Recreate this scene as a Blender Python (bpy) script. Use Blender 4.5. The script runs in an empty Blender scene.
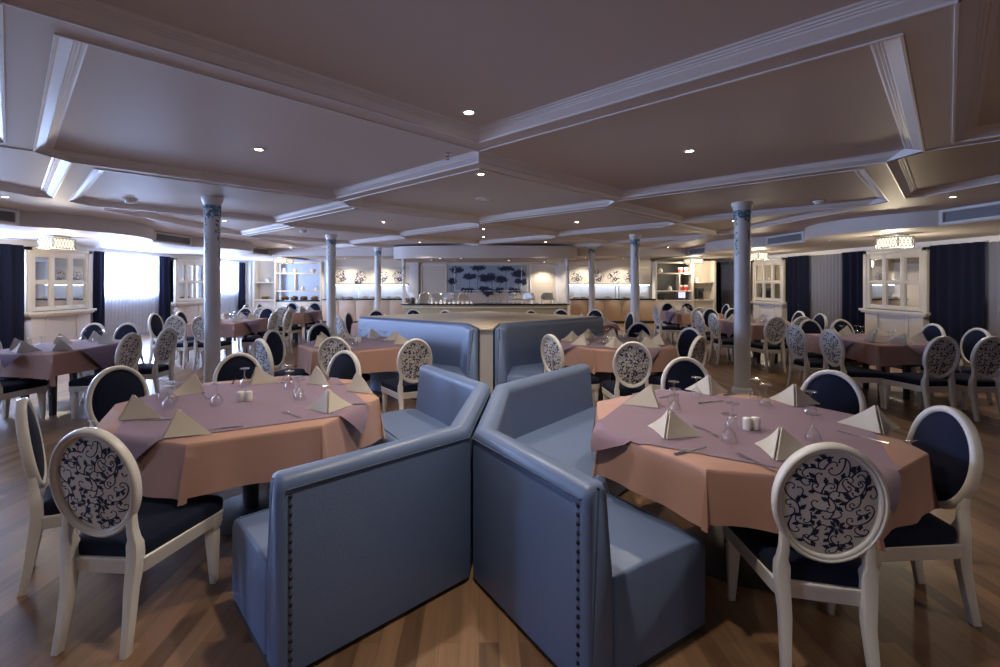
import bpy, bmesh, math, random
from mathutils import Vector, Matrix
from mathutils.geometry import delaunay_2d_cdt

PI = math.pi
random.seed(7)
scene = bpy.context.scene
COL = scene.collection
CAM_Z, F_PX, PX0, PY0 = 1.55, 470.0, 479.0, 281.0

# ------------------------------------------------------------------ materials
def mat(name, col, rough=0.5, metal=0.0, spec=0.5, bump=0.0, bscale=60.0, var=0.0, vscale=6.0, sheen=0.0, coat=0.0, emit=None, estr=0.0):
    m = bpy.data.materials.new(name); m.use_nodes = True
    nt = m.node_tree; b = nt.nodes['Principled BSDF']
    b.inputs['Base Color'].default_value = (*col, 1)
    b.inputs['Roughness'].default_value = rough
    b.inputs['Metallic'].default_value = metal
    b.inputs['Specular IOR Level'].default_value = spec
    b.inputs['Sheen Weight'].default_value = sheen
    b.inputs['Coat Weight'].default_value = coat
    if emit:
        b.inputs['Emission Color'].default_value = (*emit, 1)
        b.inputs['Emission Strength'].default_value = estr
    tc = nt.nodes.new('ShaderNodeTexCoord')
    if var > 0:
        n = nt.nodes.new('ShaderNodeTexNoise'); n.inputs['Scale'].default_value = vscale; n.inputs['Detail'].default_value = 4
        mx = nt.nodes.new('ShaderNodeMix'); mx.data_type = 'RGBA'
        mx.inputs[6].default_value = (*[c * (1 - var) for c in col], 1)
        mx.inputs[7].default_value = (*[min(1, c * (1 + var)) for c in col], 1)
        nt.links.new(tc.outputs['Object'], n.inputs['Vector'])
        nt.links.new(n.outputs['Fac'], mx.inputs[0]); nt.links.new(mx.outputs[2], b.inputs['Base Color'])
    if bump > 0:
        n2 = nt.nodes.new('ShaderNodeTexNoise'); n2.inputs['Scale'].default_value = bscale; n2.inputs['Detail'].default_value = 3
        bp = nt.nodes.new('ShaderNodeBump'); bp.inputs['Strength'].default_value = bump; bp.inputs['Distance'].default_value = 0.01
        nt.links.new(tc.outputs['Object'], n2.inputs['Vector'])
        nt.links.new(n2.outputs['Fac'], bp.inputs['Height']); nt.links.new(bp.outputs['Normal'], b.inputs['Normal'])
    return m

def emission(name, col, s):
    m = bpy.data.materials.new(name); m.use_nodes = True
    nt = m.node_tree; nt.nodes.remove(nt.nodes['Principled BSDF'])
    e = nt.nodes.new('ShaderNodeEmission'); e.inputs[0].default_value = (*col, 1); e.inputs[1].default_value = s
    nt.links.new(e.outputs[0], nt.nodes['Material Output'].inputs[0])
    return m

def floor_mat():
    m = bpy.data.materials.new('oak_plank_floor'); m.use_nodes = True
    nt = m.node_tree; b = nt.nodes['Principled BSDF']; L = nt.links
    tc = nt.nodes.new('ShaderNodeTexCoord')
    mp = nt.nodes.new('ShaderNodeMapping'); mp.inputs['Rotation'].default_value = (0, 0, PI / 2)
    L.new(tc.outputs['Object'], mp.inputs['Vector'])
    br = nt.nodes.new('ShaderNodeTexBrick')
    br.inputs['Color1'].default_value = (0.0, 0.0, 0.0, 1); br.inputs['Color2'].default_value = (1, 1, 1, 1)
    br.inputs['Mortar'].default_value = (0.25, 0.25, 0.25, 1)
    br.inputs['Scale'].default_value = 1.0; br.inputs['Mortar Size'].default_value = 0.0015
    br.inputs['Brick Width'].default_value = 0.85; br.inputs['Row Height'].default_value = 0.085
    br.offset = 0.37; br.offset_frequency = 2; br.inputs['Bias'].default_value = 0.0
    L.new(mp.outputs[0], br.inputs['Vector'])
    mp2 = nt.nodes.new('ShaderNodeMapping'); mp2.inputs['Scale'].default_value = (28, 1.6, 1)
    L.new(tc.outputs['Object'], mp2.inputs['Vector'])
    ns = nt.nodes.new('ShaderNodeTexNoise'); ns.inputs['Scale'].default_value = 1.0; ns.inputs['Detail'].default_value = 5
    ns.inputs['Distortion'].default_value = 0.6
    L.new(mp2.outputs[0], ns.inputs['Vector'])
    add = nt.nodes.new('ShaderNodeMath'); add.operation = 'MULTIPLY_ADD'; add.inputs[1].default_value = 0.55
    L.new(br.outputs['Color'], add.inputs[0])
    m2 = nt.nodes.new('ShaderNodeMath'); m2.operation = 'MULTIPLY'; m2.inputs[1].default_value = 0.6
    L.new(ns.outputs['Fac'], m2.inputs[0]); L.new(m2.outputs[0], add.inputs[2])
    cr = nt.nodes.new('ShaderNodeValToRGB')
    cr.color_ramp.elements[0].position = 0.12; cr.color_ramp.elements[0].color = (0.070, 0.036, 0.020, 1)
    cr.color_ramp.elements[1].position = 0.92; cr.color_ramp.elements[1].color = (0.30, 0.175, 0.098, 1)
    e = cr.color_ramp.elements.new(0.5); e.color = (0.175, 0.098, 0.054, 1)
    L.new(add.outputs[0], cr.inputs['Fac']); L.new(cr.outputs['Color'], b.inputs['Base Color'])
    b.inputs['Roughness'].default_value = 0.36
    b.inputs['Specular IOR Level'].default_value = 0.45
    bp = nt.nodes.new('ShaderNodeBump'); bp.inputs['Strength'].default_value = 0.08; bp.inputs['Distance'].default_value = 0.004
    L.new(ns.outputs['Fac'], bp.inputs['Height']); L.new(bp.outputs['Normal'], b.inputs['Normal'])
    return m

def weave_mat(name, col, rough=0.85, var=0.10, scale=420):
    m = mat(name, col, rough, bump=0.12, bscale=scale, var=var, vscale=3.0, sheen=0.15, spec=0.2)
    return m

def glass_mat():
    m = bpy.data.materials.new('clear_glass'); m.use_nodes = True
    nt = m.node_tree; nt.nodes.remove(nt.nodes['Principled BSDF']); L = nt.links
    t = nt.nodes.new('ShaderNodeBsdfTransparent'); t.inputs[0].default_value = (0.97, 0.975, 0.98, 1)
    g = nt.nodes.new('ShaderNodeBsdfGlossy'); g.inputs['Roughness'].default_value = 0.12
    lw = nt.nodes.new('ShaderNodeLayerWeight'); lw.inputs['Blend'].default_value = 0.5
    pw = nt.nodes.new('ShaderNodeMath'); pw.operation = 'POWER'; pw.inputs[1].default_value = 2.0
    ma = nt.nodes.new('ShaderNodeMath'); ma.operation = 'MULTIPLY_ADD'; ma.inputs[1].default_value = 0.8; ma.inputs[2].default_value = 0.10
    mx = nt.nodes.new('ShaderNodeMixShader')
    L.new(lw.outputs['Facing'], pw.inputs[0]); L.new(pw.outputs[0], ma.inputs[0]); L.new(ma.outputs[0], mx.inputs[0])
    L.new(t.outputs[0], mx.inputs[1]); L.new(g.outputs[0], mx.inputs[2])
    L.new(mx.outputs[0], nt.nodes['Material Output'].inputs[0])
    return m

def sheer_mat(name, col, see):
    m = bpy.data.materials.new(name); m.use_nodes = True
    nt = m.node_tree; nt.nodes.remove(nt.nodes['Principled BSDF']); L = nt.links
    t = nt.nodes.new('ShaderNodeBsdfTransparent')
    tr = nt.nodes.new('ShaderNodeBsdfTranslucent'); tr.inputs[0].default_value = (*col, 1)
    df = nt.nodes.new('ShaderNodeBsdfDiffuse'); df.inputs[0].default_value = (*col, 1)
    a = nt.nodes.new('ShaderNodeMixShader'); a.inputs[0].default_value = 0.5
    L.new(tr.outputs[0], a.inputs[1]); L.new(df.outputs[0], a.inputs[2])
    c = nt.nodes.new('ShaderNodeMixShader'); c.inputs[0].default_value = 1 - see
    L.new(t.outputs[0], c.inputs[1]); L.new(a.outputs[0], c.inputs[2])
    L.new(c.outputs[0], nt.nodes['Material Output'].inputs[0])
    return m

M = {}
M['floor'] = floor_mat()
M['ceil'] = mat('ceiling_paint', (0.62, 0.575, 0.55), 0.55, var=0.02, vscale=1.0)
M['wall'] = mat('cream_wall_paint', (0.66, 0.60, 0.52), 0.6, var=0.03, vscale=2)
M['wallgrey'] = mat('grey_wall_paint', (0.42, 0.44, 0.48), 0.6)
M['mould'] = mat('white_moulding_paint', (0.78, 0.77, 0.78), 0.42)
M['bulk'] = mat('bulkhead_paint', (0.66, 0.62, 0.60), 0.5)
M['chair'] = mat('cream_lacquer', (0.70, 0.67, 0.62), 0.32, var=0.04, vscale=9, coat=0.15)
M['navy'] = mat('navy_velvet', (0.008, 0.011, 0.028), 0.85, bump=0.08, bscale=160, sheen=0.04, spec=0.15)
M['damask'] = weave_mat('white_damask_ground', (0.72, 0.69, 0.64), 0.75, 0.04)
M['vine'] = mat('navy_damask_scroll', (0.012, 0.018, 0.055), 0.7)
M['leather'] = mat('slate_blue_leather', (0.125, 0.180, 0.320), 0.42, bump=0.10, bscale=90, var=0.05, vscale=3)
M['seam'] = mat('dark_blue_piping', (0.05, 0.075, 0.12), 0.85)
M['nail'] = mat('dark_bronze_nail', (0.035, 0.03, 0.03), 0.35, metal=0.8)
M['peach'] = weave_mat('peach_table_linen', (0.45, 0.262, 0.208), 0.8, 0.06)
M['lilac'] = weave_mat('lilac_table_linen', (0.24, 0.165, 0.225), 0.85, 0.10, 300)
M['napkin'] = weave_mat('ivory_napkin_linen', (0.60, 0.55, 0.47), 0.85, 0.05)
M['steel'] = mat('polished_steel', (0.62, 0.62, 0.64), 0.22, metal=1.0)
M['chrome'] = mat('silver_chafing_metal', (0.85, 0.84, 0.82), 0.3, metal=1.0)
M['brass'] = mat('pale_chrome', (0.7, 0.68, 0.62), 0.25, metal=1.0)
M['glass'] = glass_mat()
M['ceramic'] = mat('white_ceramic', (0.78, 0.76, 0.73), 0.25, coat=0.3)
M['column'] = mat('white_column_paint', (0.66, 0.64, 0.64), 0.35, var=0.03, vscale=3)
M['teal'] = mat('teal_painted_vine', (0.05, 0.13, 0.20), 0.5)
M['tealpale'] = mat('pale_teal_painted_band', (0.22, 0.34, 0.42), 0.5)
M['curtain'] = mat('navy_curtain_cloth', (0.010, 0.012, 0.027), 0.85, bump=0.1, bscale=80, spec=0.1)
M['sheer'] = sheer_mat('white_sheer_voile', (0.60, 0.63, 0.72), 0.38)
M['sheer_dim'] = sheer_mat('dimmed_sheer_voile', (0.36, 0.36, 0.41), 0.10)  # same voile coloured darker to stand for the dim light on the right
M['sky'] = emission('daylight_pane', (0.45, 0.61, 1.0), 145.0)
M['dusk'] = emission('dim_daylight_pane', (0.75, 0.8, 1.0), 0.15)
M['mirror'] = mat('mirror_silver', (0.82, 0.83, 0.84), 0.03, metal=1.0)
M['cab'] = mat('cream_cabinet_lacquer', (0.74, 0.69, 0.60), 0.35)
M['wood'] = mat('pale_beech_front', (0.68, 0.52, 0.38), 0.4, var=0.06, vscale=3)
M['black'] = mat('black_granite_top', (0.012, 0.012, 0.013), 0.15)
M['darkgrey'] = mat('dark_grey_plastic', (0.04, 0.04, 0.045), 0.4)
M['olive'] = mat('olive_bar_front', (0.40, 0.36, 0.24), 0.5)
M['tile'] = mat('white_glazed_tile', (0.80, 0.82, 0.86), 0.25)
M['bulb'] = emission('warm_downlight_bulb', (1.0, 0.84, 0.62), 40.0)
M['crystal'] = emission('lit_crystal_shade', (1.0, 0.91, 0.74), 1.5)
M['led'] = emission('white_led_strip', (0.86, 0.92, 1.0), 26.0)
M['grille'] = mat('grey_vent_louver', (0.42, 0.42, 0.45), 0.5)
M['mural'] = mat('pale_blue_mural_ground', (0.34, 0.43, 0.53), 0.6, var=0.12, vscale=4)
M['mural_dk'] = mat('navy_mural_paint', (0.022, 0.036, 0.085), 0.6, var=0.3, vscale=30)
M['red'] = mat('red_packaging', (0.45, 0.03, 0.04), 0.5)
M['bread'] = mat('baked_crust', (0.50, 0.28, 0.09), 0.7, var=0.3, vscale=20)
M['wicker'] = mat('dark_wicker', (0.12, 0.06, 0.03), 0.7, bump=0.4, bscale=200)
M['green'] = mat('green_leaf', (0.06, 0.12, 0.04), 0.6)
M['creamtop'] = mat('cream_laminate_top', (0.70, 0.60, 0.46), 0.42)
M['screen'] = emission('lit_screen', (0.75, 0.75, 1.0), 1.2)
M['greige'] = mat('grey_beige_laminate', (0.42, 0.41, 0.40), 0.5)
M['gap'] = mat('dark_shadow_gap', (0.03, 0.03, 0.03), 0.8)

# ------------------------------------------------------------------ mesh builder
class MB:
    def __init__(s):
        s.v = []; s.f = []; s.m = []
    def add(s, vs, fs, mi=0):
        b = len(s.v); s.v += [tuple(p) for p in vs]
        for f in fs:
            s.f.append(tuple(b + i for i in f)); s.m.append(mi)
        return s
    def box(s, x0, x1, y0, y1, z0, z1, mi=0):
        vs = [(x0,y0,z0),(x1,y0,z0),(x1,y1,z0),(x0,y1,z0),(x0,y0,z1),(x1,y0,z1),(x1,y1,z1),(x0,y1,z1)]
        return s.add(vs, [(3,2,1,0),(4,5,6,7),(0,1,5,4),(1,2,6,5),(2,3,7,6),(3,0,4,7)], mi)
    def loft(s, rings, mi=0, cap0=True, cap1=True, closed=True):
        n = len(rings[0]); vs = [p for r in rings for p in r]; fs = []
        for i in range(len(rings) - 1):
            for j in range(n if closed else n - 1):
                k = (j + 1) % n
                fs.append((i*n+j, i*n+k, (i+1)*n+k, (i+1)*n+j))
        if cap0: fs.append(tuple(reversed(range(n))))
        if cap1: fs.append(tuple((len(rings)-1)*n + j for j in range(n)))
        return s.add(vs, fs, mi)
    def lathe(s, prof, n=20, c=(0,0,0), mi=0, cap0=False, cap1=False):
        rings = [[(c[0]+r*math.cos(2*PI*j/n), c[1]+r*math.sin(2*PI*j/n), c[2]+z) for j in range(n)] for r, z in prof]
        return s.loft(rings, mi, cap0, cap1)
    def tube(s, pts, rad, n=8, mi=0):
        pts = [Vector(p) for p in pts]
        if not isinstance(rad, (list, tuple)): rad = [rad] * len(pts)
        rings = []; up = Vector((0,0,1))
        for i, p in enumerate(pts):
            d = (pts[min(i+1, len(pts)-1)] - pts[max(i-1, 0)]).normalized()
            u = d.cross(up)
            if u.length < 1e-3: u = d.cross(Vector((1,0,0)))
            u.normalize(); w = u.cross(d)
            rings.append([p + u*rad[i]*math.cos(2*PI*j/n) + w*rad[i]*math.sin(2*PI*j/n) for j in range(n)])
        return s.loft(rings, mi)
    def prism(s, poly, z0, z1, mi=0):
        return s.loft([[(x,y,z0) for x,y in poly], [(x,y,z1) for x,y in poly]], mi)
    def build(s, name, mats, parent=None, smooth=True, bevel=0.0, bseg=2, angle=35, solid=0.0, weld=0.0):
        me = bpy.data.meshes.new(name)
        me.from_pydata(s.v, [], s.f); me.update()
        if not isinstance(mats, (list, tuple)): mats = [mats]
        for m in mats: me.materials.append(m)
        for p, mi in zip(me.polygons, s.m): p.material_index = mi
        bm = bmesh.new(); bm.from_mesh(me)
        if weld: bmesh.ops.remove_doubles(bm, verts=bm.verts, dist=weld)
        if solid: bmesh.ops.recalc_face_normals(bm, faces=bm.faces); bmesh.ops.solidify(bm, geom=list(bm.faces), thickness=solid)
        bmesh.ops.recalc_face_normals(bm, faces=bm.faces)
        if bevel > 0:
            es = [e for e in bm.edges if len(e.link_faces) == 2 and e.calc_face_angle(0) > math.radians(30)]
            bmesh.ops.bevel(bm, geom=es, offset=bevel, segments=bseg, profile=0.5, affect='EDGES', clamp_overlap=True)
        bm.to_mesh(me); bm.free()
        if smooth:
            me.shade_smooth(); me.set_sharp_from_angle(angle=math.radians(angle))
        o = bpy.data.objects.new(name, me); COL.objects.link(o)
        if parent: o.parent = parent
        return o

def thing(name, label, cat, loc=(0,0,0), rz=0.0, group=None):
    o = bpy.data.objects.new(name, None); COL.objects.link(o)
    o.empty_display_size = 0.1
    o.location = loc; o.rotation_euler = (0, 0, rz)
    o['label'] = label; o['category'] = cat; o['kind'] = 'thing'
    if group: o['group'] = group
    return o
def tag(o, label, cat, group=None, kind='thing'):
    o['label'] = label; o['category'] = cat; o['kind'] = kind
    if group: o['group'] = group
    return o
def struct(o, label=None, cat=None):
    o['kind'] = 'structure'
    if label: o['label'] = label
    if cat: o['category'] = cat
    return o
def dup(o, loc=None, rz=None, parent=None, **props):
    c = o.copy(); COL.objects.link(c)
    if parent: c.parent = parent
    for ch in list(o.children): dup(ch, parent=c)
    if loc is not None: c.location = loc
    if rz is not None: c.rotation_euler = (0, 0, rz)
    for k, v in props.items(): c[k] = v
    return c
ORD = ['leftmost', 'second from left', 'third from left', 'fourth from left', 'fifth from left', 'sixth from left', 'seventh from left', 'eighth from left', 'ninth from left', 'tenth from left', 'eleventh from left', 'twelfth from left', 'thirteenth from left', 'fourteenth from left', 'fifteenth from left', 'sixteenth from left']
def px(p): return PX0 + F_PX * p[0] / max(p[1], .05)
def ordinals(items):
    """items: list of (x, y); gives each one's word for its left-to-right place as seen from the camera"""
    idx = sorted(range(len(items)), key=lambda i: px(items[i])); out = [None]*len(items)
    for r, i in enumerate(idx): out[i] = 'only one' if len(items) == 1 else ('rightmost' if r == len(items)-1 else ORD[r])
    return out

# ------------------------------------------------------------------ room shell
XW, Y0, Y1, YB = 9.6, -4.8, 17.8, 19.6
ZP, ZS, ZL = 2.70, 2.635, 2.39
b = MB(); b.box(-XW-.2, XW+.2, Y0-.2, YB+.2, -.1, 0)
struct(b.build('floor', M['floor'], smooth=False))

# coffered ceiling: staggered square coffers set at 45 degrees
S2 = math.sqrt(2)
A0, SIDE, PITCH, STAG = 2.475, 2.631, 3.054, 0.43
XCL, YFAR, YNEAR = 5.58, 15.5, -4.6
def clip_poly(poly, nx, ny, c):
    out = []
    for i in range(len(poly)):
        p, q = poly[i], poly[(i+1) % len(poly)]
        dp, dq = nx*p[0]+ny*p[1]-c, nx*q[0]+ny*q[1]-c
        if dp <= 0: out.append(p)
        if (dp < 0 < dq) or (dq < 0 < dp):
            t = dp/(dp-dq); out.append((p[0]+t*(q[0]-p[0]), p[1]+t*(q[1]-p[1])))
    return out
def ab(a, bb): return ((a-bb)/S2, (a+bb)/S2)
levels = [(0.134, ZS), (0.132, ZS-.007), (0.120, ZS-.007), (0.116, ZS+.003), (0.062, ZS+.032), (0.056, ZS+.040), (0.046, ZS+.041), (0.042, ZS+.048), (0.030, ZS+.049), (0.025, ZS+.057), (0.010, ZS+.058), (0.0, ZP)]
cells = []
for i in range(-5, 10):
    for j in range(-5, 10):
        a1, b1 = A0 + i*PITCH + j*STAG, A0 + i*STAG + j*PITCH
        c = ab(a1 - SIDE/2, b1 - SIDE/2)
        if abs(c[0]) < 6.2 and YNEAR - .6 < c[1] < YFAR + 1.0: cells.append((a1, b1, c))
pan = MB(); mld = MB(); holes = []
for a1, b1, c in cells:
    rings = []
    for e, z in levels:
        sq = [ab(a1+e, b1-SIDE-e), ab(a1+e, b1+e), ab(a1-SIDE-e, b1+e), ab(a1-SIDE-e, b1-SIDE-e)]
        for nx, ny, d in ((1,0,min(c[0]+1.852, XCL+e)), (-1,0,min(-c[0]+1.852, XCL+e)), (0,1,YFAR+e), (0,-1,-YNEAR+e)):
            sq = clip_poly(sq, nx, ny, d)
            if not sq: break
        if sq:
            q = [sq[0]]
            for p in sq[1:]:
                if (Vector(p)-Vector(q[-1])).length > 1e-4: q.append(p)
            if (Vector(q[0])-Vector(q[-1])).length < 1e-4: q.pop()
            sq = q
        rings.append((sq, z))
    if len(rings[-1][0]) < 3: continue
    xs = [p[0] for p in rings[-1][0]]
    if max(xs)-min(xs) < .45: continue
    n = len(rings[0][0])
    ok = all(len(r) == n for r, z in rings)
    if ok:
        mld.loft([[(x,y,z) for x,y in r] for r, z in rings], 0, False, False)
    else:
        def dense(r, k=160):
            per = [(Vector(r[(i+1)%len(r)])-Vector(r[i])).length for i in range(len(r))]
            cx = sum(p[0] for p in r)/len(r); cy = sum(p[1] for p in r)/len(r)
            out = []
            for a in range(k):
                th = 2*PI*a/k; d = Vector((math.cos(th), math.sin(th))); best = None
                for i in range(len(r)):
                    p = Vector(r[i]) - Vector((c0[0], c0[1])); q = Vector(r[(i+1)%len(r)]) - Vector((c0[0], c0[1])); e2 = q-p
                    den = d.x*e2.y - d.y*e2.x
                    if abs(den) < 1e-9: continue
                    t = (p.x*e2.y - p.y*e2.x)/den; u = (p.x*d.y - p.y*d.x)/den
                    if t > 0 and -1e-6 <= u <= 1+1e-6: best = t if best is None else max(best, t)
                out.append((c0[0]+d.x*best, c0[1]+d.y*best))
            return out
        r0 = rings[-1][0]; c0 = (sum(p[0] for p in r0)/len(r0), sum(p[1] for p in r0)/len(r0))
        mld.loft([[(x,y,z) for x,y in dense(r)] for r, z in rings], 0, False, False)
    pan.add([(x,y,ZP) for x,y in rings[-1][0]], [tuple(range(len(rings[-1][0])))])
    holes.append(rings[0][0])
XS = 7.3
outer = [(-XS,Y0),(XS,Y0),(XS,16.2),(-XS,16.2)]
vv = [Vector(p) for p in outer]; ee = [(i,(i+1)%4) for i in range(4)]
for h in holes:
    k = len(vv); vv += [Vector(p) for p in h]; ee += [(k+i, k+(i+1)%len(h)) for i in range(len(h))]
res = delaunay_2d_cdt(vv, ee, [], 0, 1e-5)
def inside(p, poly):
    r = False
    for i in range(len(poly)):
        (x1,y1),(x2,y2) = poly[i], poly[(i+1)%len(poly)]
        if (y1 > p[1]) != (y2 > p[1]) and p[0] < (x2-x1)*(p[1]-y1)/(y2-y1)+x1: r = not r
    return r
sof = MB(); fs = []
for f in res[2]:
    cx = sum(res[0][i].x for i in f)/len(f); cy = sum(res[0][i].y for i in f)/len(f)
    if not any(inside((cx,cy), h) for h in holes) and abs(cx) < XS: fs.append(tuple(f))
sof.add([(p.x,p.y,ZS) for p in res[0]], fs)
ce = MB(); ce.add(pan.v, pan.f, 0); ce.add(sof.v, sof.f, 0); ce.add(mld.v, mld.f, 1)
ce.box(-XW-.2, XW+.2, Y0-.2, YB+.2, 2.80, 2.90, 0)
struct(ce.build('ceiling', [M['ceil'], M['mould']], smooth=False))

# side bulkheads: scalloped dropped ceilings along both window walls
VENTS = (2.2, 6.5, 10.8, 15.1)
def bulk(side):
    line = [(7.05, Y0)]
    ys = [-2.1] + list(VENTS)
    for k, v in enumerate(ys):
        line += [(7.05, v-.7), (7.05, v+.7)]
        nxt = ys[k+1]-.7 if k+1 < len(ys) else 19.0
        for t in range(1, 16):
            y = v+.7 + (nxt-v-.7)*t/16
            if y > YB: break
            line.append((7.05 - .62*math.sin(PI*t/16)**.75, y))
    line = [p for p in line if p[1] < YB-.05] + [(6.6, YB)]
    m = MB(); n = len(line)
    vs = [(side*x,y,ZL) for x,y in line] + [(side*x,y,2.66) for x,y in line] + [(side*(XW+.05),y,ZL) for x,y in line]
    fs = [(i,i+1,n+i+1,n+i) for i in range(n-1)] + [(i,i+1,2*n+i+1,2*n+i) for i in range(n-1)]
    m.add(vs, fs)
    return m
struct(bulk(-1).build('trim_1', M['bulk'], angle=40), 'curved dropped bulkhead along the bright left window wall', 'bulkhead')
struct(bulk(1).build('trim_2', M['bulk'], angle=40), 'curved dropped bulkhead along the dark right window wall', 'bulkhead')
b = MB(); b.box(-6.95, 6.95, 15.75, YB, ZL, 2.66)
struct(b.build('trim_3', M['bulk'], smooth=False), 'lower flat ceiling over the buffet wall', 'bulkhead')
# rounded canopy over the bar
m = MB(); n = 28; ring = []
for k in range(n+1):
    t = -1 + 2*k/n
    ring.append((0.2 + 2.95*t, 15.1 - .75*math.sqrt(max(0,1-abs(t)**2.6))))
ring += [(3.15, 17.79), (-2.75, 17.79)]
m.prism(ring, 2.25, 2.636)
struct(m.build('trim_4', M['ceil'], angle=30), 'rounded canopy bulkhead hanging above the bar', 'bulkhead')

# walls
WIN = [(-1.95, .35), (2.55, 4.85), (7.15, 9.45), (11.85, 14.05), (16.75, 18.75)]
WZ0, WZ1 = 1.17, 2.25
def side_wall(side, name):
    m = MB(); x0, x1 = (XW, XW+.14) if side > 0 else (-XW-.14, -XW)
    m.box(x0, x1, Y0, YB, 0, WZ0); m.box(x0, x1, Y0, YB, WZ1, 2.85)
    ys = [Y0] + [y for w in WIN for y in w] + [YB]
    for k in range(0, len(ys), 2): m.box(x0, x1, ys[k], ys[k+1], WZ0, WZ1)
    return struct(m.build(name, M['wall'], smooth=False))
side_wall(-1, 'wall_left'); side_wall(1, 'wall_right')
b = MB(); b.box(-XW-.14, XW+.14, Y0-.14, Y0, 0, 2.85); struct(b.build('wall_front', M['wall'], smooth=False))
b = MB(); b.box(-5.75, 6.5, Y1, Y1+.1, 0, 2.6); b.box(-5.75,-5.65,Y1+.1,YB,0,2.6); b.box(6.4,6.5,Y1+.1,YB,0,2.6)
struct(b.build('wall_back', M['wall'], smooth=False))
b = MB(); b.box(-XW-.14, XW+.14, YB, YB+.14, 0, 2.85)
struct(b.build('wall_recess', M['wallgrey'], smooth=False))
wn = 1
for side in (-1, 1):
    for k, (y0, y1) in enumerate(WIN):
        m = MB(); xo, xi = side*(XW+.12), side*(XW+.04)
        xa, xb = min(xo, xi), max(xo, xi)
        m.box(xa, xb, y0, y0+.05, WZ0, WZ1); m.box(xa, xb, y1-.05, y1, WZ0, WZ1)
        m.box(xa, xb, y0, y1, WZ0, WZ0+.05); m.box(xa, xb, y0, y1, WZ1-.05, WZ1)
        m.box(xa, xb, (y0+y1)/2-.03, (y0+y1)/2+.03, WZ0, WZ1)
        w = struct(m.build('window_%d' % wn, M['mould'], smooth=False)); wn += 1
        g = MB(); x = side*(XW+.10)
        vs = [(x,y0+.02,WZ0+.02),(x,y1-.02,WZ0+.02),(x,y1-.02,WZ1-.02),(x,y0+.02,WZ1-.02)]
        g.add(vs, [(0,1,2,3) if side > 0 else (3,2,1,0)])
        p = g.build('window_pane', M['sky'] if side < 0 else M['dusk'], w, smooth=False)
b = MB()
for side in (-1, 1):
    x0, x1 = sorted((side*XW, side*(XW-.05)))
    b.box(x0, x1, Y0, YB, 2.27, ZL)
struct(b.build('trim_5', M['mould'], smooth=False), 'white cornice strip above the curtains', 'cornice')
for k, side in enumerate((-1, 1)):
    b = MB(); x0, x1 = sorted((side*XW, side*(XW-.02))); b.box(x0, x1, Y0, YB, 0, .10)
    struct(b.build('baseboard_left' if side < 0 else 'baseboard_right', M['mould'], smooth=False))

# curtains and sheers
def drape(side, y0, y1, x, z0, z1, amp, waves, thick):
    m = MB(); n = max(24, int(waves*10)); R = []
    for z, k in ((z0, 1.0), (z0+.5, .95), (z1-.3, .8), (z1-.05, .6), (z1, .5)):
        row = []
        for i in range(n+1):
            t = i/n
            row.append((side*(x + k*amp*math.sin(2*PI*waves*t + .6*math.sin(5*t)) ), y0+(y1-y0)*t, z))
        R.append(row)
    m.loft(R, 0, False, False, closed=False)
    return m
def curtain(side, y0, y1, label):
    tag(drape(side, y0, y1, XW-.13, .04, 2.29, .05, (y1-y0)*4.5, .006).build('curtain', M['curtain'], solid=.006), label, 'curtain', 'navy curtains at the windows')
def sheer(side, y0, y1, label):
    tag(drape(side, y0, y1, XW-.055, .05, 2.28, .018, (y1-y0)*8, 0).build('sheer_curtain', M['sheer'] if side < 0 else M['sheer_dim']), label, 'curtain', 'sheer curtains at the windows')
for side, nm in ((-1, 'left'), (1, 'right')):
    for k, (y0, y1) in enumerate(WIN):
        vis = k >= 2
        if not vis:
            ins = .75
            curtain(side, y0-.25, y0+ins, f'navy curtain at the near edge of {nm} wall window {"ahead of" if k else "behind"} the viewer')
            curtain(side, y1-ins, y1+.25, f'navy curtain at the far edge of {nm} wall window {"ahead of" if k else "behind"} the viewer')
            sheer(side, y0+.02, y1-.02, f'white sheer hanging in the {nm} wall window {"beside" if k else "behind"} the viewer')
        else:
            which = ['nearest visible', 'middle', 'farthest'][k-2]
            if side < 0:
                a, c = [(.25,.75),(.35,.28),(.3,.35)][k-2]
                curtain(side, y0-.30, y0-.30+a, f'navy curtain on the near side of the {which} bright left window')
                curtain(side, y1-c+.16, y1+.31, f'navy curtain on the far side of the {which} bright left window')
                sheer(side, y0-.02, y1+.02, f'white sheer glowing in the {which} window of the left wall')
            else:
                a, c = [(.55,1.05),(.75,.95),(.7,.7)][k-2]
                curtain(side, y0-.30, y0-.30+a, f'dark navy curtain on the near side of the {which} right window')
                curtain(side, y1-c+.40, y1+.40, f'dark navy curtain on the far side of the {which} right window')
                sheer(side, y0-.02, y1+.1, f'dim-coloured sheer hanging between dark curtains in the {which} right window')

# ------------------------------------------------------------------ ceiling fittings
def light_spot(x, y, z, power, col=(1,.87,.71), size=125, blend=.6, rad=.05):
    l = bpy.data.lights.new('downlight_spot', 'SPOT'); l.energy = power; l.color = col
    l.spot_size = math.radians(size); l.spot_blend = blend; l.shadow_soft_size = rad
    o = bpy.data.objects.new('downlight_spot', l); COL.objects.link(o); o.location = (x, y, z)
    return o
def downlight_proto():
    t = thing('ceiling_downlight', '', 'light')
    m = MB(); m.lathe([(.030,-.001),(.034,-.006),(.050,-.007),(.056,-.002),(.056,0)], 24)
    m.build('trim_ring', M['mould'], t)
    m = MB(); m.lathe([(.034,-.002),(.026,-.0045),(0.0001,-.006)], 24)
    m.build('lamp_face', M['bulb'], t)
    return t
DL = downlight_proto(); first = [True]
def downlight(x, y, z, label, power, size=125):
    if first[0]: o = DL; first[0] = False; o.location = (x,y,z)
    else: o = dup(DL, (x,y,z))
    o['label'] = label; o['group'] = 'recessed ceiling downlights'
    if power: light_spot(x, y, z-.02, power, size=size)
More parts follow.
